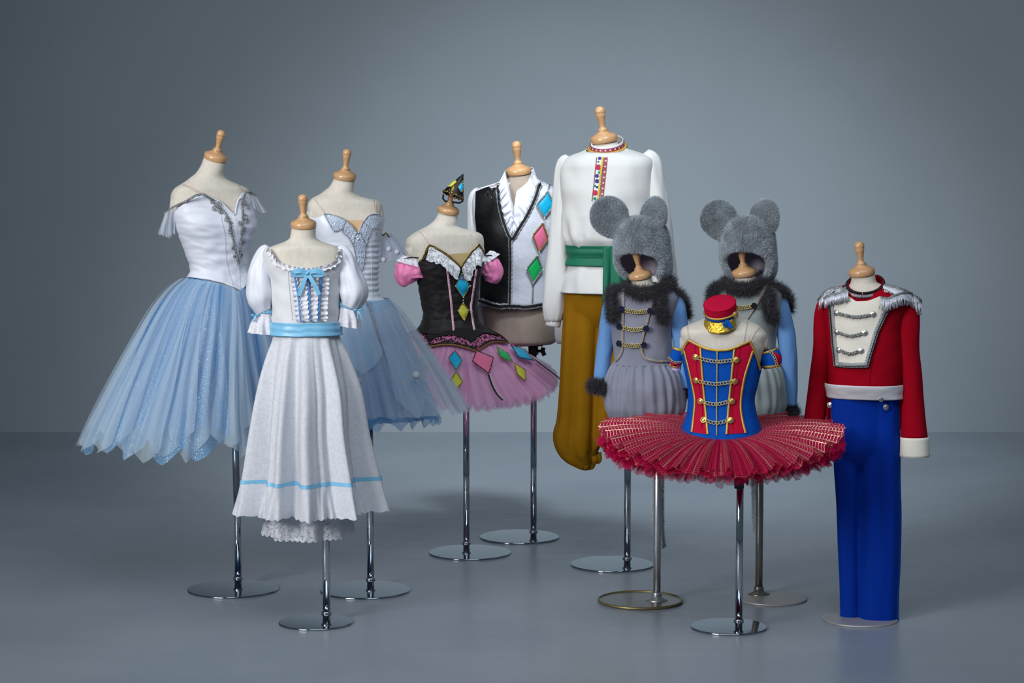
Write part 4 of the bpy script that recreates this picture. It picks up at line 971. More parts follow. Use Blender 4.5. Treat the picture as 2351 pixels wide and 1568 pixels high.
# tutu plates
cD = Vector((P(1044, 770, f.Y0).x, f.Y0, f.z(758))); RD = 240*f.mp; r0 = .10
ryD = lambda th: .085+0*th
def zD(dr, ti): return lambda th, rho: -dr*rho**1.15-ti*rho*(math.cos(th))-.012*rho
plD = []
for k, (R, dr, ti, mt) in enumerate(((1.0, .158, .068, 't_pink'), (.985, .170, .068, 't_pink2'), (.965, .180, .068, 't_pink2'), (.93, .190, .052, 't_pink'), (.86, .200, .05, 't_pink2'))):
    plD.append(tutu('tulle_layer', cD, 16, r0, (lambda th, R=R: RD*R), zD(dr, ti), 58, .011, M[mt], tD, seed=k*3.1, uvs=(7, 1), ragged=.02, edge=.01, nth=620))
ya_ = math.radians(16)
def smooth_plate(u, v):                     # the plate without its pleats: the appliques lie on this
    th = u*2*PI; R = r0+(RD-r0)*v; return Vector((cD.x+R*math.sin(th+ya_), cD.y-R*math.cos(th+ya_), cD.z+.006+zD(.158, .068)(th, v)))
_g = grid(160, 34, lambda u, v: smooth_plate(u, v*1.16), True); bvTD = BVHTree.FromPolygons([Vector(q) for q in _g[0]], _g[1])
# basque and black-lace hip band lying on the plate
def plate_ring(name, th0, th1, r_in, r_out, mat, parent, off, ns=200, nr=10, zf=None, lift=None):
    zf = zf or zD(.158, .068); ya = math.radians(16)
    def fn(u, v):
        th = th0+(th1-th0)*u; a = r_in(th); b = r_out(th); R = a+(b-a)*v; rho = (R-r0)/(RD-r0); z = zf(th, max(0, rho)) if rho > 0 else (-rho)*.16
        tt = th+ya
        return Vector((cD.x+R*math.sin(tt), cD.y-R*math.cos(tt), cD.z+z+off+(lift(u, v) if lift else 0)))
    return obj(name, grid(ns, nr, fn, flip=True), mat, parent)
scal = lambda th: abs(math.sin(3*(th-.157)))
plate_ring('black_basque', -PI, PI, lambda th: .074, lambda th: .158-.034*scal(th)**.9+.012, M['black_velvet'], tD, .016)
hb = plate_ring('lace_hip_band', -PI, PI, lambda th: .115, lambda th: .206-.030*scal(th)**.9, M['lace_pink'], tD, .012)
ya = math.radians(16)
def ring_trim(name, rf, w, mat, parent, off, zigzag=None, th0=-PI, th1=PI, n=500):
    path = []
    for i in range(n+1):
        th = th0+(th1-th0)*i/n; R = rf(th)+(zigzag[0]*math.asin(math.sin(zigzag[1]*th))/(PI/2) if zigzag else 0); rho = (R-r0)/(RD-r0); z = zD(.158, .068)(th, rho); tt = th+ya
        path.append(Vector((cD.x+R*math.sin(tt), cD.y-R*math.cos(tt), cD.z+z+off)))
    return obj(name, tube(path, w/2, 5), mat, parent, keep=False)
ring_trim('gold_edging', lambda th: .208-.030*scal(th)**.9, .007, M['old_gold'], tD, .013)
ring_trim('rickrack', lambda th: .204-.030*scal(th)**.9, .004, M['black_braid'], tD, .017, zigzag=(.003, 110))
ring_trim('black_edging', lambda th: .170-.034*scal(th)**.9, .004, M['black_braid'], tD, .017)
for nm, pts, mt, bm in (('blue_lozenge', [(1044, 812), (1061, 834), (1047, 857), (1030, 829)], 'd_blue', 'old_gold'), ('yellow_lozenge', [(1047, 860), (1062, 884), (1045, 902), (1035, 880)], 'd_yellow', 'old_gold'),
    ('pink_lozenge', [(1092, 812), (1130, 828), (1120, 864), (1083, 836)], 'd_pink', 'black_braid'), ('green_lozenge', [(1135, 803), (1162, 818), (1173, 839), (1146, 826)], 'd_green', 'old_gold'),
    ('yellow_lozenge', [(1176, 840), (1202, 857), (1203, 881), (1184, 867)], 'd_yellow', 'old_gold'), ('blue_lozenge', [(1167, 799), (1201, 811), (1221, 835), (1187, 828)], 'd_blue', 'black_braid'), ('mint_lozenge', [(986, 808), (995, 832), (980, 848), (968, 822)], 'd_mint', 'old_gold')):
    d = diamond(nm, bvTD, pts, M[mt], M[bm], tD, f.Y0, off=.014, bw=.0055, bead=None)
for pts in ([(1120, 866), (1128, 890), (1140, 912), (1153, 925)], [(1224, 832), (1245, 848), (1265, 863), (1285, 880)]):
    a = trim('black_trim', bvTD, pts, .007, M['black_braid'], tD, 'flat', h=.003, Yd=f.Y0, off=.012)
    trim('picot_edge', bvTD, [(x+2.5, y-1.5) for x, y in pts], .006, M['white_cotton'], a, 'zigzag', h=.003, Yd=f.Y0, step=.0015, off=.012)
for x, y in ((1094, 811), (1171, 803), (990, 810)): put('magenta_stone', bpy.data.meshes['magenta_stone'], bvTD, x, y, .009, tD, f.Y0, off=.024)
# detached puff sleeves
def puff(label, pts, top, loc):
    t = thing('puff_armlet', loc, label, 'armlet', 'pink puff armlets')
    def fo(q, tt): return 1+.045*math.sin(13*q+2*tt+2*nz(math.cos(q)*2, math.sin(q)*2, tt*2))*(1.3-tt)+.16*nz(math.cos(q)*3, math.sin(q)*3, tt*4+pts[0][0])
    stube('puff', f, pts, M['pink_puff'], t, fold=fo, ell=.9, sides=56, cx=1041, solid=0)
    stube('lace_frill', f, top, M['lace_frill'], t, fold=lambda q, tt: 1+(.05+.10*abs(tt-.5))*math.sin(15*q+2*tt)+.08*nz(math.cos(q)*6, math.sin(q)*6, tt*4), ell=.9, sides=88, seg=14, cx=1041, solid=0)
    a, b = top[1][:2], top[1][2]
    q = [P(a[0]+b*.85*math.cos(k), a[1]-1-b*.22*math.sin(k)*1.2, f.Y0+f.dy(a[0], 1041)-.9*b*f.mp*math.sin(k)) for k in np.linspace(0, 2*PI, 30)]
    obj('black_drawcord', tube(q, .0022, 6), M['black_braid'], t)
    return t
puff('pink puff armlet with lace top, left of the black bodice', [(949, 600, 26), (947, 612, 34), (942, 628, 36), (941, 640, 31), (946, 650, 20)], [(951, 592, 25), (949, 600, 30), (947, 608, 36)], P(943, 652, f.Y0))
puff('pink puff armlet with lace edge, right of the black bodice', [(1112, 592, 14), (1120, 604, 24), (1128, 620, 26), (1130, 634, 23), (1126, 648, 14)], [(1113, 587, 15), (1119, 593, 22), (1124, 600, 27)], P(1128, 650, f.Y0))
# tiny cone hat on the knob
tHat = thing('cone_hat', P(1040, 455, f.Y0), 'tiny black harlequin cone hat perched on the knob above the black bodice', 'hat')
hz = f.Y0-.045; ap = P(1063, 400, hz+.02); bc = P(1040, 449, hz); 
def conept(s, t):
    a = s*2*PI; rx, rz_ = 24.5*f.mp, 13*f.mp
    b = bc+Vector((rx*math.cos(a)*.95, -.03*math.sin(a), rz_*math.sin(a)*.35-rx*math.cos(a)*.36))
    return ap+(b-ap)*t
cone = obj('cone', grid(48, 20, lambda s, t: conept(s, t), True, flip=True), M['black_satin'], tHat, solid=.002); bvH = BV(cone)
diamond('yellow_lozenge', bvH, [(1047, 410), (1048, 420), (1036, 430), (1029, 430)], M['d_yellow'], M['gold'], tHat, hz, off=.002, bw=.004)
diamond('blue_lozenge', bvH, [(1061, 416), (1063, 432), (1058, 442), (1051, 430)], M['d_blue'], M['gold'], tHat, hz, off=.002, bw=.004)
pa = [conept(s, .985)+Vector((0, -.003, 0)) for s in np.linspace(0, 1, 80)]
obj('gold_edging', tube(pa, .0032, 6, closed=True), M['gold'], tHat); obj('rickrack', tube([p+Vector((0, -.004, .003*math.asin(math.sin(k*1.1)))) for k, p in enumerate(pa)], .0018, 5, closed=True), M['black_braid'], tHat)
obj('hat_ribbon', tube([P(x, y, hz+d) for x, y, d in ((1018, 447, 0), (1017, 456, .01), (1022, 462, .03), (1040, 464, .05), (1055, 466, .03), (1062, 462, .0), (1063, 455, -.01))], .0035, 8), M['black_braid'], tHat)

# ================================================================== E: waistcoat and ruffled shirt
f = fE
tEs = thing('ruffled_shirt', f.base, 'white ruffled-collar shirt worn under the harlequin waistcoat', 'shirt')
shb = shell('shirt_body', f, zline(f, [(1085, 436), (1140, 412), (1155, 400), (1168, 440), (1176, 500), (1184, 440), (1225, 402), (1245, 414), (1290, 440)], .003, back=408), f.z(698), .002, M['white_cotton'], tEs, nth=140, nzz=50)
def sleeveE(q, t): return 1+.06*math.sin(4*q+2*t)+.05*nz(math.cos(q)*3, math.sin(q)*3, t*8)
stube('sleeve', f, [(1106, 436, 14), (1098, 455, 22), (1094, 500, 21), (1096, 560, 20), (1104, 640, 19), (1110, 700, 20), (1113, 735, 19), (1114, 755, 12)], M['white_cotton'], tEs, fold=sleeveE, cx=1190, caps=True)
stube('sleeve', f, [(1268, 440, 14), (1280, 460, 22), (1287, 520, 22), (1292, 600, 21), (1295, 690, 21), (1294, 750, 20), (1291, 780, 17), (1290, 790, 10)], M['white_cotton'], tEs, fold=sleeveE, cx=1190, caps=True)
bvEt = BV(shb)
# ruffled collar: two gathered fronts and a stand behind the neck
def ruff(edge_in, edge_out, seed, nm='collar_ruffle'):
    I = resamp(edge_in, 81); O = resamp(edge_out, 81)
    def fn(s, t):
        i = round(s*80); q = I[i]*(1-t)+O[i]*t
        zq = f.z(max(q[1], 412)); cx, a_, b_, n_ = f.sec.par(zq); u_ = max(-.96, min(.96, (P(q[0], q[1], f.Y0).x-cx)/a_))
        wv = .5+.5*math.sin(s*46+seed+3.0*nz(s*7, t*1.5, seed))
        return P(q[0]+1.5*t*math.sin(s*46+seed), q[1], f.Y0-b_*math.sqrt(1-u_*u_)-.012-.026*t*wv*(1-.5*t))
    return obj(nm, grid(80, 12, fn, flip=True), M['white_satin'], tEs)
ruff([(1160, 391), (1164, 420), (1172, 455), (1176, 480), (1177, 520), (1176, 536)], [(1146, 418), (1146, 440), (1150, 470), (1158, 500), (1168, 525), (1175, 540)], 0)
ruff([(1222, 393), (1208, 425), (1190, 455), (1181, 475), (1178, 500), (1177, 536)], [(1234, 418), (1226, 450), (1212, 480), (1200, 505), (1188, 525), (1178, 540)], 2)
ruff([(1160, 391), (1165, 425), (1175, 460), (1178, 480), (1177, 510)], [(1170, 440), (1172, 452), (1176, 470), (1177, 490), (1177, 520)], 4)
def stand(u, v):
    a = -PI*.05+u*(PI*1.1); z = f.z(418)+(f.z(389)-f.z(418))*v; p = f.sec.surf(PI-PI*.62+u*PI*1.24, z, .012+.006*v); return p
obj('collar_stand', grid(60, 8, stand), M['white_satin'], tEs, solid=.002)
tE = thing('waistcoat', f.base, 'half black, half white brocade waistcoat with three satin lozenges', 'waistcoat')
neckE = [(1085, 434), (1096, 430), (1130, 418), (1146, 411), (1150, 450), (1158, 490), (1176, 546), (1196, 510), (1215, 475), (1230, 440), (1240, 411), (1262, 418), (1290, 434)]
ztE = zline(f, neckE, .010, back=420)
vb = shell('waistcoat_body', f, ztE, f.z(701), .011, M['white_brocade'], tE, nth=300, nzz=60, wr=lambda th, z, v: .003*nz(math.sin(th)*2, 1, z*20)+.004*max(0, .2-v)/.2)
bvE = BV(vb)
patch('black_front', bvE, [(1093, 435), (1091, 500), (1098, 560), (1104, 640), (1103, 698)], [(1147, 415), (1152, 470), (1176, 547), (1174, 600), (1172, 704)], M['black_satin'], tE, off=.002, ns=26, nt=50, top=[(1093, 435), (1120, 424), (1147, 415)], bottom=[(1103, 690), (1135, 701), (1172, 705)], Yd=f.Y0, smooth_edges=False)
for pts, w in (([(1143, 424), (1145, 450), (1152, 490), (1164, 528), (1176, 548), (1190, 527), (1210, 494), (1228, 455), (1238, 425)], .013), ([(1172, 550), (1173, 600), (1171, 698)], .011), ([(1104, 690), (1135, 701), (1171, 706), (1215, 704), (1255, 697)], .014)):
    a = trim('silver_gimp', bvE, pts, w*1.75, M['silver'], tE, 'scallop', h=.003, step=.002, Yd=f.Y0, off=.003, smooth=True)
    trim('black_gimp', bvE, pts, w*.85, M['black_braid'], a, 'braid', h=.004, step=.0025, Yd=f.Y0, off=.006)
for pts in ([(1121, 432), (1122, 560), (1128, 640)], [(1262, 430), (1246, 540), (1232, 640)]): trim('dart_seam', bvE, pts, .002, M['black_braid'] if pts[0][0] < 1170 else M['white_brocade'], tE, 'cord', Yd=f.Y0)
trim('silver_strip', bvE, [(1262, 424), (1257, 440)], .008, M['dark_silver'], tE, 'braid', Yd=f.Y0, step=.003); trim('silver_strip', bvE, [(1223, 652), (1222, 695)], .008, M['dark_silver'], tE, 'braid', Yd=f.Y0, step=.003)
diamond('blue_lozenge', bvE, [(1256, 441), (1270, 470), (1248, 500), (1231, 470)], M['d_blue'], M['dark_silver'], tE, f.Y0, bw=.008, bead=.005, bstyle='braid', off=.006)
diamond('pink_lozenge', bvE, [(1245, 512), (1256, 548), (1236, 578), (1222, 541)], M['d_pink'], M['old_gold'], tE, f.Y0, bw=.008, bead=.005, bstyle='braid', off=.006)
diamond('green_lozenge', bvE, [(1232, 586), (1243, 618), (1223, 650), (1209, 616)], M['d_green'], M['dark_silver'], tE, f.Y0, bw=.008, bead=.005, bstyle='braid', off=.006)

# ================================================================== F: white shirt, green sash, ochre trousers
f = fF
tFp = thing('harem_trousers', f.base, 'baggy ochre trousers gathered at the hem below the green sash', 'trousers')
def legF(ph): return lambda q, t: 1+(.10+.06*t)*(abs(math.sin(3*q+ph))*2-1)*(.4+.6*min(1, t*2))+.05*nz(math.cos(q)*2+ph, math.sin(q)*2, t*3)+(.05*math.sin(9*q) if t > .9 else 0)
_l = [stube('trouser_leg', f, [(1345, 640, 44), (1343, 670, 45), (1338, 783, 47), (1334, 898, 48), (1331, 970, 50), (1328, 1005, 54), (1333, 1035, 46), (1344, 1058, 28), (1350, 1066, 18)], M['ochre'], tFp, fold=legF(.4), ell=.85, sides=72, seg=90, cx=1385, solid=0, caps=True),
 stube('trouser_leg', f, [(1424, 640, 44), (1424, 670, 45), (1424, 783, 47), (1424, 898, 48), (1424, 960, 50), (1424, 990, 50), (1422, 1015, 44), (1418, 1040, 28), (1416, 1050, 18)], M['ochre'], tFp, fold=legF(1.9), ell=.85, sides=72, seg=90, cx=1385, solid=0, caps=True),
 stube('trouser_seat', f, [(1384, 625, 78), (1384, 655, 82), (1384, 690, 80), (1384, 730, 60), (1384, 765, 16)], M['ochre'], tFp, ell=.62, sides=72, seg=12, cx=1385, solid=0, caps=True)]
merge('trouser_cloth', _l, M['ochre'], tFp)
stube('gathered_cuff', f, [(1340, 1050, 26), (1342, 1064, 24), (1340, 1074, 17), (1339, 1079, 6)], M['ochre'], tFp, fold=lambda q, t: 1+.12*math.sin(6*q), ell=.8, sides=60, seg=14, cx=1385, solid=0, caps=True)
stube('gathered_cuff', f, [(1362, 1044, 18), (1366, 1056, 15), (1366, 1064, 9)], M['ochre'], tFp, fold=lambda q, t: 1+.12*math.sin(5*q), ell=.8, sides=50, seg=12, cx=1385, solid=0, caps=True)
tF = thing('peasant_shirt', f.base, 'long-sleeved white peasant shirt with embroidered collar and placket', 'shirt')
SF = Sec([(340, 1353, 1430, .92, 2), (348, 1338, 1450, .74, 2.1), (356, 1316, 1480, .64, 2.3), (366, 1302, 1496, .6, 2.5), (385, 1294, 1500, .6, 2.5), (430, 1293, 1499, .66), (480, 1294, 1492, .7), (520, 1295, 1484, .74), (548, 1297, 1478, .74), (562, 1304, 1470, .72), (572, 1312, 1460, .7), (600, 1312, 1458, .7), (612, 1308, 1462, .72), (640, 1300, 1466, .74), (672, 1293, 1472, .76)], f.Y0, -15)
def wF(th, z, v): return .006*nz(math.sin(th)*1.6, 1.2, z*14)+.022*math.sin(13*th+3+2*nz(math.sin(th)*2, z*9, 0))*max(0, .26-abs(v-.40)*1.7)+.010*nz(math.sin(th)*3+z*5, 2.2, z*7)*(.4+.6*max(0, 1-v))+.006*math.sin(7*th)*max(0, .3-v)
shF = shell('shirt_body', f, lambda th: f.z(337)-.022*max(0, math.cos(th)), f.z(671), .008, M['shirt_white'], tF, nth=160, nzz=110, wr=wF, sec=SF)
bvF = BV(shF)
SFc = Sec([(320, 1357, 1431, 1.12, 2), (358, 1353, 1436, 1.12, 2)], f.Y0, -15); zF, slF_ = f.z(340), .024
collar_ring('collar_band', SFc, zF, slF_, .0, .027, .0, M['white_cotton'], tF)
collar_ring('collar_ribbon', SFc, zF, slF_, .007, .020, .003, M['braid_red'], tF, solid=0)
collar_cord('gold_gimp', SFc, zF, slF_, .003, .006, .0052, M['gold'], tF, -PI, PI, bumps=60)
DAISY = shared('daisy', rose_geo(), M['pink_ruche'])
for th in np.arange(-1.75, 1.76, .27):
    q = SFc.surf(th, zF-slF_*math.cos(th)+.0135, .0035); n_ = (q-SFc.surf(th, zF-slF_*math.cos(th)+.0135, -.01)).normalized(); inst('collar_flower', DAISY, frame(q, n_) @ Matrix.Diagonal((.0034, .0034, .001, 1)), tF)
def strip(nm, xt, xb, yt, yb, w0, mt): patch(nm, bvF, [(xt, yt), (xb, yb)], [(xt+w0, yt), (xb+w0, yb)], M[mt], tF, off=.002, ns=5, nt=30, Yd=f.Y0, smooth_edges=False)
strip('placket_edge', 1369, 1358.5, 362, 462, 2.5, 'braid_red'); strip('flower_ribbon', 1371.5, 1361, 362, 462, 10.5, 'flower_white'); strip('red_ribbon', 1388, 1378, 362, 458, 7.5, 'braid_red')
trim('gold_gimp', bvF, [(1384.5, 362), (1379, 411), (1373.5, 460)], .0105, M['gold'], tF, 'scallop', h=.005, step=.002, Yd=f.Y0, off=.003)
for k in range(8): put('red_ribbon_flower', DAISY, bvF, 1391-k*1.33, 370+k*12.6, .0036, tF, f.Y0, off=.0025, flat=.3)
EMB = {k: shared('stitched_'+k, rose_geo(), M['flower_'+k]) for k in ('red', 'blue', 'green')}
for k, x, y, r in (('blue', 1377, 364, 4), ('green', 1374, 372, 2.5), ('red', 1374, 384, 6.5), ('green', 1377, 396, 4), ('blue', 1371, 404, 4.5), ('blue', 1371, 416, 5), ('green', 1366, 427, 3), ('blue', 1371, 430, 3), ('red', 1367, 443, 6.5), ('green', 1366, 456, 4)): put('embroidered_flower', EMB[k], bvF, x, y, r*f.mp, tF, f.Y0, off=.0025, flat=.25)
def slF(q, t): return 1+.05*math.sin(4*q+1+3*t)+.05*nz(math.cos(q)*2.5, math.sin(q)*2.5, t*6)+(.06*math.sin(12*q)*max(0, t-.85)/.15)
stube('sleeve', f, [(1312, 362, 16), (1304, 380, 26), (1298, 430, 27), (1289, 533, 27), (1279, 640, 29), (1273, 700, 28), (1271, 730, 22), (1271, 738, 17)], M['shirt_white'], tF, fold=slF, cx=1395, ell=.95, seg=70, sides=48, solid=.003)
stube('cuff', f, [(1271.5, 733, 18), (1269, 749, 17.5)], M['shirt_white'], tF, cx=1395, seg=4, ell=.9)
stube('sleeve', f, [(1478, 352, 14), (1492, 372, 24), (1502, 420, 25), (1511, 480, 26), (1519, 560, 28), (1527, 640, 29), (1530, 690, 28), (1530, 718, 18)], M['shirt_white'], tF, fold=slF, cx=1395, ell=.95, seg=70, sides=48, solid=.003)
tFs = thing('sash', f.base, 'emerald green sash wound round the white shirt with a hanging tail', 'sash')
sb = shell('sash_band', f, f.z(564), f.z(609), .017, M['green_sash'], tFs, nth=120, nzz=18, sec=SF, wr=lambda th, z, v: .0035*math.sin(v*11)+.002*nz(math.sin(th)*2, z*30, 0)); bvSs = BV(sb)
trim('sash_fold', bvSs, [(1312, 587), (1345, 590), (1382, 589)], .003, M['green_sash'], tFs, 'cord', Yd=f.Y0, off=.002)
ys = hit(bvSs, 1400, 590, f.Y0)[0].y-f.Y0
sheet('sash_tail', f, [(1385, 567), (1400, 566), (1420, 566), (1440, 569)], [(1383, 700), (1402, 692), (1425, 688), (1448, 672)], M['green_sash'], tFs, dyt=ys-.008, dyb=ys-.03, amp=.008, waves=2.2, solid=.003, nu=30, nv=26)
sheet('sash_tail', f, [(1395, 572), (1415, 570), (1440, 572)], [(1385, 690), (1408, 705), (1440, 700)], M['green_sash'], tFs, dyt=ys+.0, dyb=ys-.015, amp=.008, waves=2, solid=.003, nu=30, nv=26, seed=4)

# ================================================================== G, I: mouse costumes
def mouse(f, label, hlabel, dx, dyy, vel, rose, cx, hood_rows, ears, opening, tail, hide_left=False, boa=None, gold_x=None):
    t = thing('mouse_costume', f.base, label, 'costume')
    X = lambda x: x+dx; Yp = lambda y: y+dyy
    bod = shell('tunic', f, f.z(Yp(655)), f.z(Yp(836)), .008, M[vel], t, nth=120, nzz=60, wr=crinkle(.003, 2, 20)); bv = BV(bod)
    # bloomers
    SBm = Sec([(Yp(828), X(1414), X(1540), .78), (Yp(840), X(1404), X(1552), .82), (Yp(860), X(1394), X(1566), .85), (Yp(893), X(1388), X(1574), .88), (Yp(930), X(1390), X(1574), .88), (Yp(955), X(1398), X(1566), .85), (Yp(968), X(1412), X(1552), .8)], f.Y0, f.yaw)
    def wb(th, z, v): return .004*math.sin(26*th+3*nz(math.cos(th)*2, math.sin(th)*2, dx))*(.5+.5*v)+.010*nz(math.cos(th)*5, math.sin(th)*5, z*10)*(1-abs(v-.5))
    shell('bloomers', f, f.z(Yp(830)), f.z(Yp(968)), .0, M[vel], t, nth=300, nzz=40, wr=wb, sec=SBm)
    for s in (-1, 1): stube('bloomer_leg', f, [(X(1482+s*40), Yp(945), 44), (X(1482+s*40), Yp(966), 40), (X(1482+s*38), Yp(976), 26)], M[vel], t, fold=lambda q, tt: 1+.06*math.sin(11*q), cx=X(1482), sides=66, seg=10, ell=.8, solid=0, caps=True)
    shell('waist_seam', f, f.z(Yp(831)), f.z(Yp(836)), .012, M[vel], t, nth=100, nzz=3)
    # braid borders: grey gimp with a gold line
    gx = gold_x
    for pts, gd in gx:
        a = trim('grey_gimp', bv, pts, .0095, M['silver_gimp'], t, 'scallop', h=.003, step=.0018, Yd=f.Y0, off=.003)
        trim('gold_line', bv, [(x+gd, y) for x, y in pts], .0042, M['pale_gold'], a, 'braid', h=.003, step=.002, Yd=f.Y0, off=.003)
    return t, bv
M['silver_gimp'] = pm('grey_gimp', (148, 142, 146), .6, bump=.6, bscale=400)
def frog(bv, f, t, a, b, sag, rose, ra=True, rb_=True):
    m = ((a[0]+b[0])/2, (a[1]+b[1])/2+sag)
    o = trim('frog_backing', bv, [a, m, b], .010, M['black_braid'], t, 'flat', h=.003, step=.004, Yd=f.Y0, off=.006)
    trim('frog_braid', bv, [a, m, b], .0135, M['pale_gold'], o, 'wave', h=.003, step=.001, Yd=f.Y0, off=.008, freq=2*PI/.0075)
    if ra: put('rosette', rose, bv, a[0]-5, a[1]-2, .0108, t, f.Y0, off=.012)
    if rb_: put('rosette', rose, bv, b[0]+3, b[1], .0108, t, f.Y0, off=.012)
def boa_piece(f, t, pts, r, count, name='fur_trim', ln=.024, mat='boa'):
    A = [tuple(P(p[0], p[1], f.Y0+p[2])) for p in pts]; path = [Vector(q) for q in resamp(A, 24)]
    g = tube(path, r, 10); o = obj(name, g, M[mat], t, keep=False)
    fur('strands', g, int(count*2.6), ln*1.05, .0009, M[mat], o, droop=.15, jitter=.9, seg=2)
    return o
tG, bvG = mouse(fG, 'grey velvet mouse costume with gold frogging and dark fur trim, nearer the camera', '', 0, 0, 'velvet_grey', None, 1474, None, None, None, None,
  gold_x=[([(1433, 664), (1432, 700), (1430.5, 760), (1430, 800), (1424, 818), (1415, 828)], -2.2), ([(1501, 683), (1492, 712), (1482, 750), (1473, 785), (1474, 810), (1484, 823), (1510, 829), (1537, 829)], 2.2)])
for a, b, s in (((1436, 712), (1490, 714), 3), ((1432, 752), (1481, 754), 4), ((1431, 790), (1476, 792), 3)): frog(bvG, fG, tG, a, b, s, ROSE_N)
def slM(q, t): return 1+.04*math.sin(3*q+5*t)+.06*nz(math.cos(q)*2.5, math.sin(q)*2.5, t*7)
stube('sleeve', fG, [(1412, 685, 16), (1404, 705, 20), (1398, 735, 21), (1392, 780, 20), (1385, 830, 18), (1379, 876, 16)], M['sleeve_blue'], tG, fold=slM, cx=1476)
stube('sleeve', fG, [(1542, 682, 16), (1552, 703, 21), (1558, 740, 20), (1562, 790, 17), (1566, 840, 14), (1571, 892, 12)], M['sleeve_blue'], tG, fold=slM, cx=1476)
def armboa(f, t, X, Y, mirror=False):
    boa_piece(f, t, [(X(1420), Y(665), .03), (X(1408), Y(668), .0), (X(1402), Y(685), -.045), (X(1404), Y(710), -.06), (X(1404), Y(735), -.055)], .012, 1500)
    boa_piece(f, t, [(X(1520), Y(668), -.03), (X(1543), Y(668), -.03), (X(1562), Y(682), -.02), (X(1572), Y(705), .01), (X(1574), Y(730), .03)], .013, 1400)
    boa_piece(f, t, [(X(1522), Y(672), -.05), (X(1514), Y(690), -.085), (X(1519), Y(715), -.095), (X(1527), Y(738), -.085)], .013, 1500)
def neckboa(f, t, X, Y):
    boa_piece(f, t, [(X(1488+48*math.sin(a)), Y(658+14*math.cos(a)-6*math.sin(a)), -.075*math.cos(a)+.0) for a in np.linspace(-2.2, 2.2, 13)], .014, 3600, 'fur_collar', ln=.026)
I0 = lambda v: v
neckboa(fG, tG, I0, I0); armboa(fG, tG, I0, I0)
boa_piece(fG, tG, [(1360, 884, .0), (1368, 886, -.03), (1381, 890, -.03), (1388, 884, .0)], .012, 1700, 'fur_cuff'); boa_piece(fG, tG, [(1565, 893, -.02), (1574, 898, -.02), (1580, 896, .0)], .011, 1000, 'fur_cuff')
def tail_obj(f, t, pts, r):
    A = [tuple(P(p[0], p[1], f.Y0+.055)) for p in pts]; path = [Vector(q) for q in resamp(A, 50)]
    g = tube(path, lambda u: r*(1-.25*max(0, u-.8)/.2), 10); o = obj('tail', g, M['fur_tail'], t, keep=False); fur('tail_plush', g, 12000, .009, .001, M['fur_tail'], o, droop=.8, jitter=.6)
tail_obj(fG, tG, [(1509, 960), (1509, 1040), (1511, 1100), (1511, 1160), (1512, 1215), (1516, 1240), (1519, 1256)], .0175)
tI, bvI = mouse(fI, 'sage grey mouse costume standing behind the red and blue tutu', '', 233, -8, 'velvet_sage', None, 1712, None, None, None, None,
  gold_x=[([(1667, 652), (1666, 690), (1664, 740), (1663, 792), (1650, 818)], -2.2), ([(1759, 655), (1744, 685), (1726, 715), (1712, 740), (1707, 790), (1716, 812), (1770, 820)], 2.4)])
for a, b, s in (((1672, 704), (1728, 703), 3), ((1668, 744), (1712, 746), 4)): frog(bvI, fI, tI, a, b, s, ROSE_K)
stube('sleeve', fI, [(1782, 676, 15), (1792, 700, 18), (1800, 740, 20), (1807, 790, 21), (1813, 850, 19), (1817, 932, 13)], M['sleeve_blue'], tI, fold=slM, cx=1714)
stube('sleeve', fI, [(1648, 676, 15), (1640, 700, 18), (1634, 740, 18), (1630, 790, 17), (1628, 850, 15), (1630, 920, 12)], M['sleeve_blue'], tI, fold=slM, cx=1714)
XI = lambda x: x+233; YI = lambda y: y-8
boa_piece(fI, tI, [(1712+46*math.sin(a), 649+13*math.cos(a)-6*math.sin(a), -.075*math.cos(a)) for a in np.linspace(-2.2, 2.2, 13)], .014, 3600, 'fur_collar', ln=.026)
boa_piece(fI, tI, [(1656, 660, .02), (1644, 662, -.0), (1637, 676, -.03), (1638, 700, -.04)], .013, 1500)
boa_piece(fI, tI, [(1765, 660, -.03), (1784, 662, -.03), (1800, 674, -.02), (1808, 695, .01), (1806, 715, .03)], .014, 1500)
boa_piece(fI, tI, [(1768, 668, -.05), (1762, 690, -.085), (1768, 715, -.095), (1778, 736, -.085)], .014, 1600)
boa_piece(fI, tI, [(1802, 940, -.02), (1812, 945, -.03), (1824, 942, -.01)], .013, 1700, 'fur_cuff'); boa_piece(fI, tI, [(1622, 925, -.02), (1630, 930, -.03), (1638, 925, -.01)], .012, 800, 'fur_cuff')
tail_obj(fI, tI, [(1740, 960), (1739, 1040), (1738, 1110), (1739, 1160), (1739, 1205), (1740, 1222)], .017)

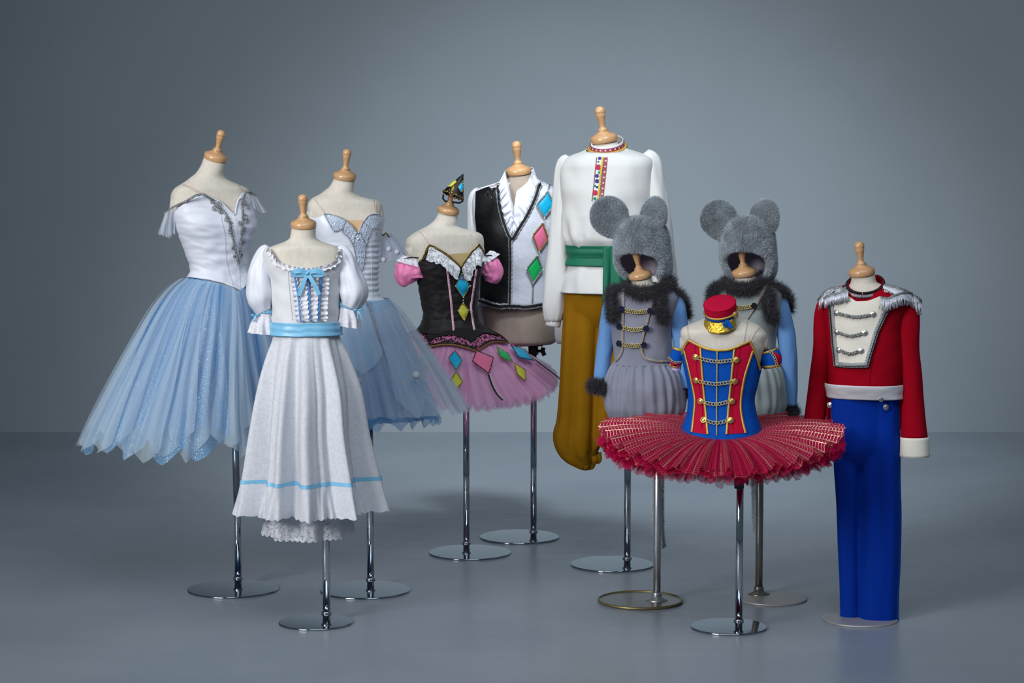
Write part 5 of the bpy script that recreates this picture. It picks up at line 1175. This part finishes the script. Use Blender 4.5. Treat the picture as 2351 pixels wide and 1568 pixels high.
def hood(f, label, rows, ears, ftop, fhalf, seam):
    yaw = f.yaw; Yh = f.Y0+.03
    S = Sec(rows, Yh, yaw); zt = S.zmax; zb = S.zmin
    t = thing('mouse_hood', P(rows[-1][1]+40, rows[-1][0], Yh), label, 'hood')
    zo = P(1175, ftop, Yh).z
    def open_(z):
        if z >= zo: return 0
        q = min(1, (zo-z)/(zo-zb)); return fhalf*min(1, (1-(1-min(1, q*1.9))**2)**.5)*(1-.18*max(0, q-.55)/.45)
    def mk(off, nv=64):
        zs = list(np.linspace(zb, zo, 34))+list(np.linspace(zo, zt, 30)[1:])
        V = []; F = []; nu = 72
        for z in zs:
            a = open_(z)
            for i in range(nu+1):
                th = a+(2*PI-2*a)*i/nu-.12; V.append(S.surf(th, z, off))
        for j in range(len(zs)-1):
            for i in range(nu): F.append((j*(nu+1)+i, j*(nu+1)+i+1, (j+1)*(nu+1)+i+1, (j+1)*(nu+1)+i))
        return V, F
    g = mk(0); sh = obj('hood_shell', g, M['fur_base'], t)
    gl = mk(-.010); obj('lining', gl, M['lining'], t)
    fur('plush', g, 70000, .010, .0013, M['fur'], sh, droop=.45, jitter=.7)
    # rolled furry rim round the face
    rim = []
    zz = np.linspace(zb, zo-.0005, 40)
    for z in zz: rim.append(S.surf(open_(z)-.12, z, -.002))
    for z in zz[::-1]: rim.append(S.surf(-open_(z)-.12, z, -.002))
    gr = tube([Vector(q) for q in resamp([tuple(p) for p in rim], 80, False)], .007, 8); ro = obj('face_rim', gr, M['fur_base'], t, keep=False); fur('rim_plush', gr, 9000, .009, .0013, M['fur'], ro, droop=.4, jitter=.7)
    for (ex, ey, rx, ry, tilt, dpt, turn) in ears:
        c = P(ex, ey, Yh+dpt); ya = math.radians(yaw+turn); rt = Vector((math.cos(ya), math.sin(ya), 0)); ft = Vector((math.sin(ya), -math.cos(ya), 0)); up = Vector((0, 0, 1)); a = math.radians(tilt)
        ax = rt*math.cos(a)-up*math.sin(a); bx = up*math.cos(a)+rt*math.sin(a); RX, RY = rx*f.mp, ry*f.mp
        def ear(s, q):
            ph = s*2*PI; la = (q-.5)*PI; rr = math.cos(la)**.55 if math.cos(la) > 0 else 0; dep = .020*math.sin(la)
            egg = 1-.10*math.sin(ph)*0-(.16 if math.sin(ph) < 0 else 0)*abs(math.sin(ph))*0
            dish = -.012*(1-rr*rr) if la > 0 else 0
            x = RX*rr*math.cos(ph)*(1-.16*max(0, -math.sin(ph))); y = RY*rr*math.sin(ph)
            return c+ax*x+bx*y+ft*(dep+dish)
        ge = grid(40, 20, ear, True); eo = obj('ear', ge, M['fur_base'], t, keep=False); fur('ear_plush', ge, 32000, .0075, .0012, M['fur'], eo, droop=.3, jitter=.7)
    bvh = BV(sh); trim('crown_seam', bvh, seam, .002, M['fur_base'], t, 'cord', h=.002, Yd=Yh, off=.004)
    return t
hood(fG, 'grey plush mouse hood with round ears, in front of the white shirt', [(498, 1462, 1488, .9), (501, 1446, 1502, .95), (508, 1433, 1514, 1), (524, 1420, 1527, 1.02), (545, 1414, 1534, 1.02), (570, 1412, 1537, 1.02), (600, 1414, 1540, 1.0), (622, 1422, 1540, .95), (634, 1434, 1534, .9)],
     ((1400, 499, 43, 48, -24, -.01, 10), (1499, 500, 36, 49, 20, -.02, -32)), 571, 1.02, [(1476, 500), (1462, 520), (1452, 545), (1449, 566)])
hood(fI, 'lighter grey plush mouse hood with round ears, against the wall', [(497, 1703, 1729, .9), (500, 1688, 1745, .95), (507, 1676, 1757, 1), (523, 1664, 1769, 1.02), (545, 1657, 1776, 1.02), (570, 1655, 1779, 1.02), (600, 1657, 1781, 1.0), (622, 1664, 1780, .95), (638, 1676, 1772, .9)],
     ((1652, 506, 41, 47, -26, -.01, 10), (1752, 506, 38, 49, 18, -.02, -28)), 568, 1.02, [(1716, 500), (1706, 520), (1703, 545), (1702, 563)])

# ================================================================== H: red and blue soldier tutu
f = fH
tH = thing('soldier_tutu', f.base, 'red and blue bodice tutu with gold buttons and crimson net skirt', 'tutu')
neckH = [(1556, 812), (1566, 808), (1574, 790), (1581, 778), (1600, 790), (1622, 799), (1645, 803), (1670, 802), (1690, 796), (1722, 781), (1730, 800), (1740, 830), (1750, 850)]
ztH = zline(f, neckH, .006, back=830)
bodH = shell('bodice', f, ztH, f.z(1003), .006, M['royal'], tH, nth=220, nzz=70, wr=crinkle(.0012, 2, 20)); bvH = BV(bodH); bvHt = BV(f.torso)
LI = [(1608, 794), (1613, 860), (1619, 930), (1625, 997)]; RI = [(1686, 797), (1680, 860), (1673, 930), (1668, 997)]
LO = [(1571, 802), (1583, 850), (1594, 901), (1596, 930), (1589, 992)]; RO = [(1728, 805), (1709, 865), (1700, 923), (1703, 960), (1711, 994)]
patch('red_panel', bvH, LO, LI, M['red_cloth'], tH, off=.0015, top=[(1573, 800), (1582, 781), (1608, 795)], ns=20, nt=40, Yd=f.Y0, smooth_edges=False)
patch('red_panel', bvH, RI, RO, M['red_cloth'], tH, off=.0015, top=[(1686, 798), (1721, 784), (1729, 804)], ns=20, nt=40, Yd=f.Y0, smooth_edges=False)
for pts in (LI, RI, LO, RO): trim('gold_band', bvH, pts, .0075, M['gold'], tH, 'flat', h=.0018, step=.004, Yd=f.Y0, off=.003)
trim('gold_neck_band', bvH, [(1568, 812), (1574, 793), (1582, 780), (1600, 791), (1622, 800.5), (1645, 804.5), (1670, 803.5), (1690, 797.5), (1721, 783), (1730, 802), (1738, 825), (1743, 848)], .0082, M['gold'], tH, 'flat', h=.002, step=.003, Yd=f.Y0, off=.004, smooth=False)
trim('centre_braid', bvH, [(1646.5, 806), (1646, 860), (1645.5, 930), (1645.5, 1000)], .005, M['pale_gold'], tH, 'braid', h=.003, step=.0018, Yd=f.Y0, off=.003)
for xs in ([(1596, 792), (1602, 860), (1613, 930), (1612, 985)], [(1700, 792), (1690, 860), (1680, 930), (1682, 985)]): trim('panel_seam', bvH, xs, .0012, M['jacket_red'], tH, 'cord', Yd=f.Y0, off=.002)
for a, b in (((1598.6, 819.6), (1689.6, 826)), ((1600, 872.5), (1686, 875)), ((1610, 921), (1679.6, 921)), ((1616.4, 964.7), (1676.7, 965.8))):
    trim('chain', bvH, [(a[0]+9, a[1]+3), ((a[0]+b[0])/2, (a[1]+b[1])/2+7), (b[0]-8, b[1]+1)], .0125, M['pale_gold'], tH, 'chain', h=.003, step=.001, Yd=f.Y0, off=.003)
    for q in (a, b): put('gold_button', GOLDBTN, bvH, q[0], q[1], .0102, tH, f.Y0, off=.006)
for pts in ([(1578, 748), (1580, 762), (1583, 779)], [(1745, 751), (1732, 765), (1724, 781)], [(1716, 738), (1712, 760), (1706, 788)]): strap(f, pts, tH, bv=bvHt, w=.005)
cH = Vector((P(1656, 985, f.Y0).x, f.Y0, f.z(984))); RH = 281*f.mp; r0H = .095
def zH(side, front, back):
    def z(th, rho):
        c = math.cos(th); w = c*c; e = (side*(1-w)+(front if c > 0 else back)*w); return -e*rho**1.35+.012*math.sin(PI*min(1, rho))-.022*(1-rho)*max(0, c)
    return z
cellH = .0135
for k, (R, sd_, fr_, bk_, am, mt, npl) in enumerate(((1.0, .0, .084, .004, .013, 't_gold', 33), (.99, .030, .097, .02, .014, 't_gold', 29), (1.0, .034, .088, .03, .006, 't_red', 96), (.99, .050, .095, .04, .006, 't_red', 110), (.965, .066, .101, .05, .007, 't_red', 104), (.94, .082, .107, .06, .007, 't_red', 92), (.88, .098, .115, .07, .008, 't_red', 84), (.76, .106, .13, .08, .010, 't_red', 60))):
    uv = (round(2*PI*RH*1.15/cellH), RH/cellH) if mt == 't_gold' else (6, 1)
    tutu('net_layer', cH, -5, r0H if k else .09, (lambda th, R=R, k=k: RH*R*(1+.025*nz(math.cos(th)*2.5+k, math.sin(th)*2.5, k))), zH(sd_, fr_, bk_), npl, am, M[mt], tH, seed=k*2.7, uvs=uv, ragged=.03 if k < 2 else .075, edge=.014, nth=900 if k < 2 else 1300, nr=14 if k < 2 else 10, sq=.97, hold=.8)
def armlet(lab, pts, bands, x0):
    t = thing('armlet', P(pts[0][0], pts[-1][1], f.Y0), lab, 'armlet', 'blue and red armlets')
    b = stube('band', f, pts, M['royal'], t, cx=1660, sides=64, seg=12, ell=.8, solid=.002); bv = BV(b)
    return t, b, bv
t, b, bv = armlet('blue armlet with gold edges left of the soldier bodice', [(1559, 802, 15), (1553, 822, 15.5), (1549, 843, 13)], None, 0)
patch('red_corner', bv, [(1538, 824), (1541, 838), (1544, 850)], [(1541, 827), (1552, 836), (1565, 834)], M['red_cloth'], t, off=.0015, ns=6, nt=6, Yd=f.Y0, smooth_edges=False)
stube('gold_edge', f, [(1559.5, 800.5, 15.8), (1558, 805, 16)], M['gold'], t, cx=1660, sides=48, seg=3, ell=.82); stube('gold_edge', f, [(1550, 838, 14.2), (1548.5, 843.5, 13.8)], M['gold'], t, cx=1660, sides=48, seg=3, ell=.82)
trim('chain', bv, [(1538, 821), (1548, 831), (1563, 830)], .008, M['pale_gold'], t, 'chain', h=.002, step=.001, Yd=f.Y0)
stube('lining', f, [(1553, 836, 12), (1552, 850, 11)], M['lilac'], t, cx=1660, sides=40, seg=4, ell=.8, solid=0)
t, b, bv = armlet('blue armlet with gold edges and red corner right of the soldier bodice', [(1764, 804, 21), (1770, 822, 25), (1772, 842, 21)], None, 0)
patch('red_corner', bv, [(1768, 805), (1782, 822), (1784, 845)], [(1795, 816), (1791, 830), (1786, 847)], M['red_cloth'], t, off=.0015, ns=6, nt=8, Yd=f.Y0, smooth_edges=False)
stube('gold_edge', f, [(1763.5, 803, 21.6), (1765, 807.5, 22.8)], M['gold'], t, cx=1660, sides=48, seg=3, ell=.82); stube('gold_edge', f, [(1771.5, 837.5, 23), (1772, 843, 21.8)], M['gold'], t, cx=1660, sides=48, seg=3, ell=.82)
trim('chain', bv, [(1768, 807), (1777, 820), (1783, 840)], .010, M['pale_gold'], t, 'chain', h=.002, step=.001, Yd=f.Y0)
stube('lining', f, [(1766, 832, 17), (1768, 845, 15)], M['lilac'], t, cx=1660, sides=40, seg=4, ell=.8, solid=0)
# pillbox cap on the neck
tK = thing('pillbox_cap', P(1651, 740, f.Y0-.05), 'small crimson pillbox cap with gold peak sitting on the neck of the soldier tutu form', 'hat')
ax = Vector((-.10, -.42, 1)).normalized(); rC = 37.5*f.mp; cc = P(1655, 715, f.Y0-.035); Mc = frame(cc, ax) 
hC = .032
Mc = frame(cc, Vector((-.20, -.50, 1)))
obj('crown', lathe([(rC*.93, -.008), (rC*.97, 0), (rC*1.0, hC*.8), (rC*.985, hC*.95), (rC*.93, hC), (rC*.5, hC*1.04), (0, hC*1.05)], 56, Mc), M['red_cloth'], tK)
obj('crown_piping', torus(rC*.985, .0014, Mc @ Matrix.Translation((0, 0, hC*.93)), 56, 6), M['jacket_red'], tK)
obj('blue_ribbon', lathe([(rC*.965, -.010), (rC*1.0, -.010), (rC*1.005, .000), (rC*.965, .000)], 56, Mc), M['royal'], tK)
obj('gold_cord', torus(rC*.995, .0035, Mc @ Matrix.Translation((0, 0, .003)), 56, 8), M['gold'], tK)
def peak(s, t):
    a = math.radians(-172+125*s); r = rC*(.97+.44*t*math.sin(PI*(.08+.84*s))**.6); return Mc @ Vector((r*math.cos(a), r*math.sin(a), -.010-.027*t))
obj('gold_peak', grid(30, 8, peak), M['gold_lame'], tK, solid=.002)
q = Mc @ Vector((rC*math.cos(math.radians(-38)), rC*math.sin(math.radians(-38)), .0)); inst('cap_button', GOLDBTN, frame(q+Vector((.002, -.008, 0)), (.45, -1, .1)) @ Matrix.Scale(.0105, 4), tK)
sheet('ribbon_tail', f, [(1664, 736), (1672, 734)], [(1676, 757), (1684, 751)], M['royal'], tK, dyt=-.085, dyb=-.09, amp=.001, waves=1, nu=6, nv=10, solid=.001); sheet('ribbon_tail', f, [(1660, 738), (1667, 740)], [(1660, 750), (1668, 753)], M['royal'], tK, dyt=-.088, dyb=-.09, amp=.001, waves=1, nu=6, nv=10, solid=.001)

# ================================================================== J: soldier jacket and trousers
f = fJ
tJt = thing('velvet_trousers', f.base, 'long royal blue velvet trousers below the red soldier jacket', 'trousers')
def legJ(ph): return lambda q, t: 1+.035*math.sin(5*q+ph+t)+.03*nz(math.cos(q)*2+ph, math.sin(q)*2, t*3)+.012*math.sin(11*q+ph)
_l = [stube('trouser_leg', f, [(1945, 905, 38), (1944, 950, 37), (1945, 1010, 34), (1946, 1071, 33), (1947, 1150, 29), (1948, 1250, 26), (1951, 1330, 25), (1952, 1418, 24)], M['blue_velvet'], tJt, fold=legJ(.4), ell=.9, sides=56, seg=60, cx=1985, solid=0, caps=True),
 stube('trouser_leg', f, [(2024, 905, 42), (2024, 950, 43), (2023, 1010, 44), (2023, 1090, 44), (2023, 1186, 46), (2021, 1300, 47), (2019, 1370, 46), (2018, 1428, 46)], M['blue_velvet'], tJt, fold=legJ(2.0), ell=.8, sides=56, seg=60, cx=1985, solid=0, caps=True),
 stube('trouser_hip', f, [(1986, 895, 78), (1987, 930, 79), (1988, 985, 78), (1989, 1030, 74), (1986, 1062, 50), (1982, 1082, 12)], M['blue_velvet'], tJt, fold=lambda q, t: 1+.012*math.sin(9*q), ell=.56, sides=64, seg=16, cx=1985, solid=0, caps=True)]
merge('trouser_cloth', _l, M['blue_velvet'], tJt)
for pts, r in (([(1952, 1413, 24.6), (1952, 1419, 24.6)], 0), ([(2018, 1422, 46.6), (2018, 1429, 46.6)], 0)): stube('hem', f, pts, M['blue_velvet'], tJt, ell=.85, sides=56, seg=3, cx=1985)
tJ = thing('soldier_jacket', f.base, 'red soldier tail jacket with cream plastron, silver epaulettes and white cuffs', 'jacket')
SJ = Sec([(645, 1948, 2024, .92, 2), (656, 1938, 2034, .78, 2.1), (666, 1912, 2064, .66, 2.3), (680, 1896, 2078, .6, 2.5), (700, 1896, 2080, .62), (739, 1902, 2066, .7), (772, 1907, 2064, .74), (805, 1908, 2065, .76), (850, 1908, 2064, .78), (884, 1908, 2062, .78)], f.Y0, -16)
jb = shell('jacket_body', f, zline(f, [(1930, 664), (1950, 672), (1966, 690), (1985, 685), (2005, 674), (2022, 664), (2040, 660)], .008, back=655, sec=SJ), f.z(886), .008, M['jacket_red'], tJ, nth=140, nzz=60, sec=SJ, wr=lambda th, z, v: .003*nz(math.sin(th)*2.2, 1, z*22)); bvJ = BV(jb)
shell('belt', f, f.z(880), f.z(913), .018, M['belt_white'], tJ, nth=120, nzz=12, wr=lambda th, z, v: .0015*nz(math.sin(th)*4, z*60, 0))
PLl = [(1945, 668), (1912, 690), (1907, 700), (1911, 760), (1919, 840)]; PLr = [(1996, 690), (2046, 694), (2036, 715), (2012, 770), (1993, 840)]
patch('plastron', bvJ, [(1908, 693), (1912, 760), (1919, 840)], [(2047, 695), (2018, 760), (1993, 840)], M['ivory'], tJ, off=.003, ns=30, nt=40, top=[(1908, 693), (1922, 680), (1940, 674), (1966, 692), (1992, 691), (2022, 680), (2047, 695)], bottom=[(1919, 840), (1955, 842), (1993, 841)], Yd=f.Y0, smooth_edges=False)
bd = [(1905, 694), (1909, 730), (1913, 780), (1919, 841), (1955, 843.5), (1993, 842), (2003, 805), (2015, 765), (2032, 725), (2049, 696)]
inn = [(1911, 694), (1915, 730), (1919, 780), (1925, 834), (1955, 837), (1988, 835.5), (1997, 804), (2009, 763), (2025, 723), (2041, 694)]
a = trim('silver_gimp', bvJ, inn, .0105, M['silver'], tJ, 'scallop', h=.004, step=.002, Yd=f.Y0, off=.005, smooth=False)
a = trim('black_gimp', bvJ, bd, .007, M['black_braid'], tJ, 'flat', h=.003, step=.003, Yd=f.Y0, off=.005, smooth=False); trim('silver_studs', bvJ, bd, .0035, M['silver'], a, 'beads', step=.002, Yd=f.Y0, off=.008, smooth=False)
for a, b in (((1922, 718), (2004, 721)), ((1922.5, 761.5), (1985, 764)), ((1927, 803), (1977, 805))):
    trim('frog_cord', bvJ, [(a[0]+6, a[1]+2), ((a[0]+b[0])/2, (a[1]+b[1])/2+8), (b[0]-6, b[1]+2)], .0125, M['dark_silver'], tJ, 'braid', h=.005, step=.0018, Yd=f.Y0, off=.005)
    for q in (a, b): put('silver_button', SILVBTN, bvJ, q[0], q[1], .0098, tJ, f.Y0, off=.006)
for pts in ([(2022, 748), (2012, 790), (1998, 850), (1996, 884)], ): trim('jacket_seam', bvJ, pts, .0016, M['jacket_red'], tJ, 'cord', Yd=f.Y0)
# collar
SCo = Sec([(640, 1949, 2024, 1.5, 2), (700, 1946, 2028, 1.6, 2)], f.Y0, -16); zJ, slJ_ = f.z(670), .026
collar_ring('collar', SCo, zJ, slJ_, -.006, .030, .004, M['jacket_red'], tJ, th0=.015, th1=2*PI-.015)
collar_cord('collar_gimp', SCo, zJ, slJ_, .027, .008, .0034, M['black_braid'], tJ, .02, 2.6, bumps=60); collar_cord('collar_gimp', SCo, zJ, slJ_, .016, .0085, .0052, M['silver'], tJ, .02, 2.6, bumps=50)
collar_cord('collar_gimp', SCo, zJ, slJ_, .027, .008, .0034, M['black_braid'], tJ, -2.6, -.02, bumps=60); collar_cord('collar_gimp', SCo, zJ, slJ_, .016, .0085, .0052, M['silver'], tJ, -2.6, -.02, bumps=50)
# sleeves
def slJ(q, t): return 1+.03*math.sin(3*q+4*t)+.035*nz(math.cos(q)*2.2, math.sin(q)*2.2, t*5)
stube('sleeve', f, [(1908, 684, 18), (1897, 704, 23), (1891, 740, 24), (1888, 805, 23), (1880, 880, 24), (1873, 950, 25), (1868, 1005, 25)], M['jacket_red'], tJ, fold=slJ, cx=1985, seg=50)
stube('cuff', f, [(1868, 1000, 26.5), (1866, 1040, 27.5)], M['ivory'], tJ, cx=1985, seg=6)
stube('sleeve', f, [(2070, 684, 18), (2081, 704, 25), (2085, 740, 26), (2087, 805, 23), (2093, 870, 24), (2097, 938, 26), (2100, 1004, 31)], M['jacket_red'], tJ, fold=slJ, cx=1985, seg=50)
stube('cuff', f, [(2100, 1003, 33), (2100, 1025, 33.5), (2100, 1048, 34.5)], M['ivory'], tJ, cx=1985, seg=8, fold=lambda q, t: 1+.01*math.sin(3*q))
# tails
sheet('coat_tail', f, [(2050, 908), (2062, 908), (2076, 906)], [(2058, 990), (2064, 992), (2070, 985)], M['jacket_red'], tJ, dyt=-.03, dyb=-.03, amp=.004, waves=1, solid=.004, nu=14, nv=16)
sheet('coat_tail', f, [(1898, 908), (1906, 908), (1914, 908)], [(1896, 985), (1902, 988), (1908, 985)], M['jacket_red'], tJ, dyt=.03, dyb=.03, amp=.003, waves=1, solid=.004, nu=14, nv=16)
for x, y, d in ((2034, 935, -.075), (2023, 916, -.085), (2053, 944, -.045), (1905, 930, .0)): inst('silver_button', SILVBTN, frame(P(x, y, f.Y0+d), (.35 if x > 1950 else -.5, -1, .1)) @ Matrix.Scale(.0098, 4), tJ)
# epaulettes: pad, cord edge, fringe of separate strands
def epaul(pad_in, pad_out, edge, drop, n, yd, lab):
    I = resamp(pad_in, 21); O = resamp(pad_out, 21)
    def fn(s, t):
        i = round(s*20); q = I[i]*(1-t)+O[i]*t; return hit(BVSH, q[0], q[1], f.Y0, .010+.004*math.sin(PI*t))[0]
    o = obj('epaulette', grid(20, 8, fn, flip=True), M['silver_satin'], tJ, solid=.003)
    E = resamp(edge, n); pts = [hit(BVSH, q[0], q[1], f.Y0, .014)[0] for q in E]
    obj('epaulette_cord', tube(pts, .005, 8), M['dark_silver'], o, keep=False)
    gs = []
    for k in range(n):
        L_ = drop*(.9+.2*random.random())*f.mp; p = pts[k]+Vector((0, -.003, -.002)); gs.append(tube([p, p+Vector((random.uniform(-1, 1)*.002, -.005, -L_*.5)), p+Vector((random.uniform(-1, 1)*.005, -.003, -L_))], .0016, 4))
    fo = obj('fringe', joing(*gs), M['fringe'], o, keep=False); fo['kind'] = 'stuff'; return o
BVSH = BV(*[o for o in tJ.children if o.name.split('.')[0] in ('jacket_body', 'sleeve')])
epaul([(2026, 664), (2026, 668)], [(2100, 692), (2098, 700)], [(2020, 684), (2035, 686), (2050, 682), (2068, 678), (2085, 680), (2098, 690), (2106, 700)], 26, 70, 0, '')
epaul([(2026, 664), (2050, 668)], [(2100, 690), (2106, 696)], [(2028, 664), (2050, 668), (2075, 676), (2095, 686), (2106, 695)], 22, 60, 0, '')
epaul([(1946, 663), (1920, 668)], [(1900, 676), (1890, 684)], [(1946, 664), (1930, 668), (1910, 672), (1896, 680), (1889, 688)], 22, 60, 0, '')
epaul([(1940, 668), (1920, 672)], [(1902, 680), (1893, 688)], [(1944, 672), (1928, 678), (1912, 680), (1900, 684)], 20, 50, 0, '')
